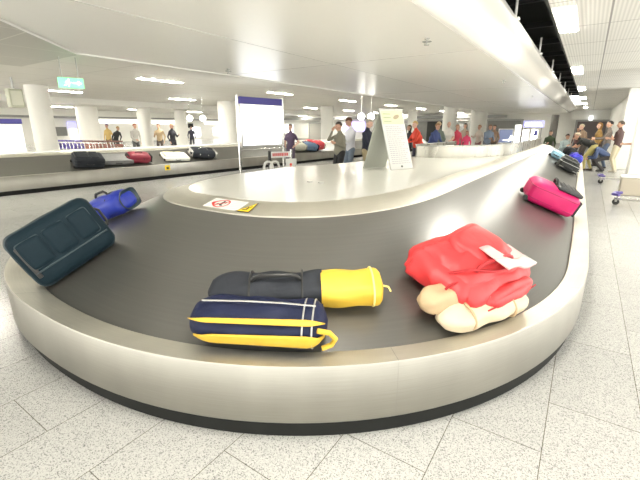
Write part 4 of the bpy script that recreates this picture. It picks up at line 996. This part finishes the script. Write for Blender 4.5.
    bm = B(); ell(bm, hb(0, .083, -.056), (.022, .007, .006), 10, 6, Mh); link('mouth', bm, LIP, t)
    if hairstyle != 'bald':
        bm = B(); q = bmesh.ops.create_uvsphere(bm, u_segments=26, v_segments=20, radius=1)
        lowz = {'short': -.35, 'long': -3, 'grey_short': -.35, 'receding': -.35}[hairstyle]; rmv = []
        for v_ in q['verts']:
            x, y, z = v_.co
            fr = .42 if hairstyle != 'receding' else .75
            if (y > .12 and z < fr) or (y <= .12 and z < lowz + .5 * (y + 1) * .4): rmv.append(v_)
        bmesh.ops.delete(bm, geom=rmv, context='VERTS')
        for v_ in bm.verts:
            x, y, z = v_.co; k = 1 + .03 * math.sin(x * 9 + y * 14) * math.sin(z * 11)
            zz = z * .108 if z > -.1 else z * (.108 if hairstyle != 'long' else .24)
            v_.co = hb(x * .089 * k, y * .108 * k - .016, zz * k + .024)
        h_ = link('hair', bm, mat('hair' + key % hair, hair, .6, noise=.25, nscale=60), t, angle=80); h_.modifiers.new('s', 'SOLIDIFY').thickness = .014
    if skirt: pass
    return t
def P(label, px, D, face=0, z=0, **k):
    p = along(px, D); p.z = z
    return person(label, p, math.atan2(-p.x, p.y) + PI - R(face), **k)   # face 0 looks at the viewer, + turns towards the right of the picture
# the three men behind the island and the woman
P('man in grey shirt and black trousers holding a hand to his face', 340, 11.0, 60, shirt=(.25, .235, .18), pants=(.018, .018, .02), hair=(.05, .04, .03), fat=1.3, rh=(.10, .19, 1.52), lh=(-.16, .22, 1.2), hp=10, vox=.011, S=.98)
P('man in white shirt and grey-blue trousers looking down to the right', 351, 11.9, 60, shirt=(.84, .84, .88), pants=(.20, .25, .32), hair=(.12, .05, .025), rh=(.12, .36, 1.05), lh=(-.1, .38, 1.05), hp=25, vox=.011, S=1.06)
P('grey-haired man in dark navy jacket and khaki trousers facing left', 367.5, 11.5, -60, shirt=(.018, .022, .045), pants=(.42, .34, .20), hair=(.42, .38, .32), skin=SKIN2, lh=(-.1, .36, 1.08), rh=(.1, .36, 1.05), hp=15, vox=.011, S=1.03, fat=1.1)
P('woman in dark patterned top with tied brown hair beside the framed sign', 290.5, 14.2, 20, shirt=(.10, .065, .12), pants=(.12, .09, .13), hair=(.10, .05, .03), skin=SKIN2, female=True, S=.96, rh=(.15, .2, 1.0), lh=(-.2, .12, 1.0), sleeve='short')
# group waiting behind the raised hood
HB = 15.3
P('dark-clothed person behind the one in bright red', 410, HB + 1.2, 60, shirt=(.035, .035, .04), pants=(.03, .03, .04), hair=(.10, .06, .03), S=.95, hairstyle='long', female=True, lh=(-.1, .35, 1.1), vox=.018)
P('fair-haired person in a bright red jacket leaning right', 419.5, HB - .6, 55, shirt=(.78, .07, .035), pants=(.04, .04, .07), hair=(.62, .42, .18), skin=SKIN2, lean=14, rh=(.10, .5, 1.02), lh=(-.1, .48, 1.05), S=1.03, female=True, fat=1.4, vox=.018)
P('person in a navy and white top bending between red and green', 433, HB + .6, -50, shirt=(.06, .09, .25), pants=(.06, .08, .2), hair=(.40, .22, .10), lean=18, rh=(.10, .5, 1.0), lh=(-.1, .48, 1.0), S=1.0, fat=1.3, vox=.018)
P('sandy-haired person in a grey-green vest turned to the right', 440.5, 16.8, 50, shirt=(.20, .24, .20), pants=(.08, .10, .10), hair=(.62, .50, .30), skin=SKIN2, lean=6, rh=(.12, .36, 1.05), S=1.02, fat=1.35, vox=.018)
P('bald broad man in a white shirt', 449, 18.2, 15, shirt=(.86, .82, .76), pants=(.35, .30, .22), hairstyle='bald', skin=SKIN2, fat=1.35, rh=(.16, .26, 1.0), lh=(-.16, .26, 1.0), S=1.03, sleeve='short', vox=.018)
P('person in a raspberry red top beside the bald man', 457.5, 18.6, -20, shirt=(.70, .07, .13), pants=(.05, .04, .05), hair=(.35, .16, .08), rh=(.16, .26, 1.05), S=.96, female=True, vox=.018)
P('dark-haired person in a beige top with raised arm', 465.5, 21.3, 25, shirt=(.60, .50, .40), pants=(.06, .05, .05), hair=(.03, .02, .02), rh=(.20, .25, 1.45), lh=(-.2, .3, 1.1), S=1.0, female=True, hairstyle='long', vox=.018)
P('child in a hot pink top in front of the dark-haired person', 467.8, 20.6, 0, shirt=(.85, .08, .20), pants=(.1, .05, .1), hair=(.30, .12, .08), S=.80, female=True, hairstyle='long', vox=.02)
P('person in a cream top left of the man in grey-blue', 480, 21.2, 40, shirt=(.76, .68, .60), pants=(.3, .15, .15), hair=(.45, .25, .14), S=.96, rh=(.1, .4, 1.2), female=True, vox=.018)
P('man in a grey-blue shirt leaning by the display', 488.5, 20.8, -25, shirt=(.20, .25, .33), pants=(.10, .11, .14), hair=(.18, .10, .06), lean=16, lh=(-.16, .4, 1.0), rh=(.1, .42, 1.1), S=.98, fat=1.15, vox=.018)
P('person in a brown top at the left edge of the display', 495, 22, 30, shirt=(.34, .22, .15), pants=(.08, .06, .05), hair=(.06, .04, .03), S=.96, vox=.018)
# far ones beyond the kiosks
P('person in dark green beside the dark column', 551.5, 24, -10, shirt=(.06, .09, .045), pants=(.03, .035, .03), hair=(.05, .04, .03), S=1.0, hipz=.6, lean=10, vox=.02, rh=(.15, .35, .8))
P('dark-haired person in pale blue and white near the end of the belt', 565, 21.5, -35, shirt=(.45, .55, .56), pants=(.12, .20, .26), hair=(.03, .025, .02), lean=25, hipz=.55, rh=(.12, .5, .8), lh=(-.1, .48, .8), S=.98, vox=.018)
# group at the right end
def Q(label, x, y, face, **k): return person(label, (x, y, k.pop('z', 0)), R(face), **k)
Q('man in a black T-shirt and khaki trousers bending over the belt', 0.24, 18.0, 78, shirt=(.012, .013, .013), pants=(.46, .40, .15), hair=(.42, .34, .24), lean=62, hipz=.90, rh=(.12, .80, .80), lh=(-.15, .82, .72), rf=(.14, .06, 0), lf=(-.14, .22, 0), sleeve='short', fat=1.15, hp=-10, vox=.012, shoe=(.05, .035, .02))
Q('man in a maroon shirt and pale trousers with folded arms', 0.93, 17.9, 62, shirt=(.085, .045, .04), pants=(.60, .54, .38), hair=(.07, .05, .035), rh=(-.12, .25, 1.18), lh=(.12, .27, 1.22), rf=(.12, .02, 0), lf=(-.12, -.06, 0), sleeve='short', vox=.012, shoe=(.5, .46, .38), S=1.02, hy=15)
Q('man in a denim blue shirt stooping low beside the maroon shirt', 0.72, 18.0, 95, shirt=(.09, .13, .26), pants=(.05, .045, .045), hair=(.05, .04, .03), lean=55, hipz=.55, rh=(.1, .62, .52), lh=(-.1, .6, .45), rf=(.14, .12, 0), lf=(-.14, .18, 0), vox=.014)
Q('tan-faced man in a grey-brown shirt behind the bending man', 0.66, 19.4, 95, shirt=(.16, .13, .11), pants=(.07, .10, .16), hair=(.02, .018, .016), rh=(.1, .4, 1.15), lh=(-.1, .4, 1.1), vox=.014, S=1.03)
Q('fair woman in a mustard brown jacket behind the bending man', 0.36, 20.4, 110, shirt=(.36, .22, .07), pants=(.08, .06, .05), hair=(.34, .18, .06), skin=SKIN2, hairstyle='long', female=True, vox=.014, rh=(.15, .25, 1.1))
Q('light-haired person in a beige brown top at the belt end', -0.08, 21.3, 120, shirt=(.40, .28, .20), pants=(.10, .08, .07), hair=(.60, .50, .36), skin=SKIN2, lean=20, vox=.014, rh=(.15, .4, 1.1), lh=(-.15, .4, 1.1))
Q('small dark-clothed person at the far end of the belt', -0.45, 24.4, 150, shirt=(.13, .06, .06), pants=(.04, .03, .04), hair=(.05, .03, .03), vox=.02, S=.9)
Q('person in black by the right pillar with a bare forearm', 1.36, 16.2, 95, shirt=(.04, .03, .03), pants=(.06, .08, .12), hair=(.05, .03, .03), sleeve='short', rh=(.1, .35, 1.1), vox=.014, S=.97)
# left background
P('person in a yellow and tan top left of the trolley row end', 107, 27, 30, shirt=(.70, .50, .18), pants=(.3, .2, .1), hair=(.15, .10, .25), vox=.022, female=True)
P('person in black with light brown hair beyond the trolleys', 114, 26, -40, shirt=(.03, .03, .03), pants=(.05, .05, .05), hair=(.5, .35, .12), lean=25, vox=.022, S=.96)
P('red-haired man in a pale grey shirt behind the background carousel', 133.5, 22, -30, shirt=(.52, .50, .46), pants=(.10, .10, .10), hair=(.40, .14, .08), vox=.018, rh=(.15, .35, 1.0), lean=8)
P('person in a tan coat right of the second pillar', 158.5, 23, 20, shirt=(.52, .40, .24), pants=(.08, .06, .05), hair=(.10, .06, .04), vox=.018, rh=(.15, .3, 1.2))
P('person in a dark coat with reddish fair hair', 171.5, 22.5, -40, shirt=(.03, .03, .04), pants=(.04, .04, .05), hair=(.62, .34, .18), hairstyle='long', female=True, vox=.018, lh=(-.15, .3, 1.2))
P('person in dark clothes beside the lit poster', 191, 30, 0, shirt=(.05, .05, .08), pants=(.04, .04, .05), vox=.022, S=.94)
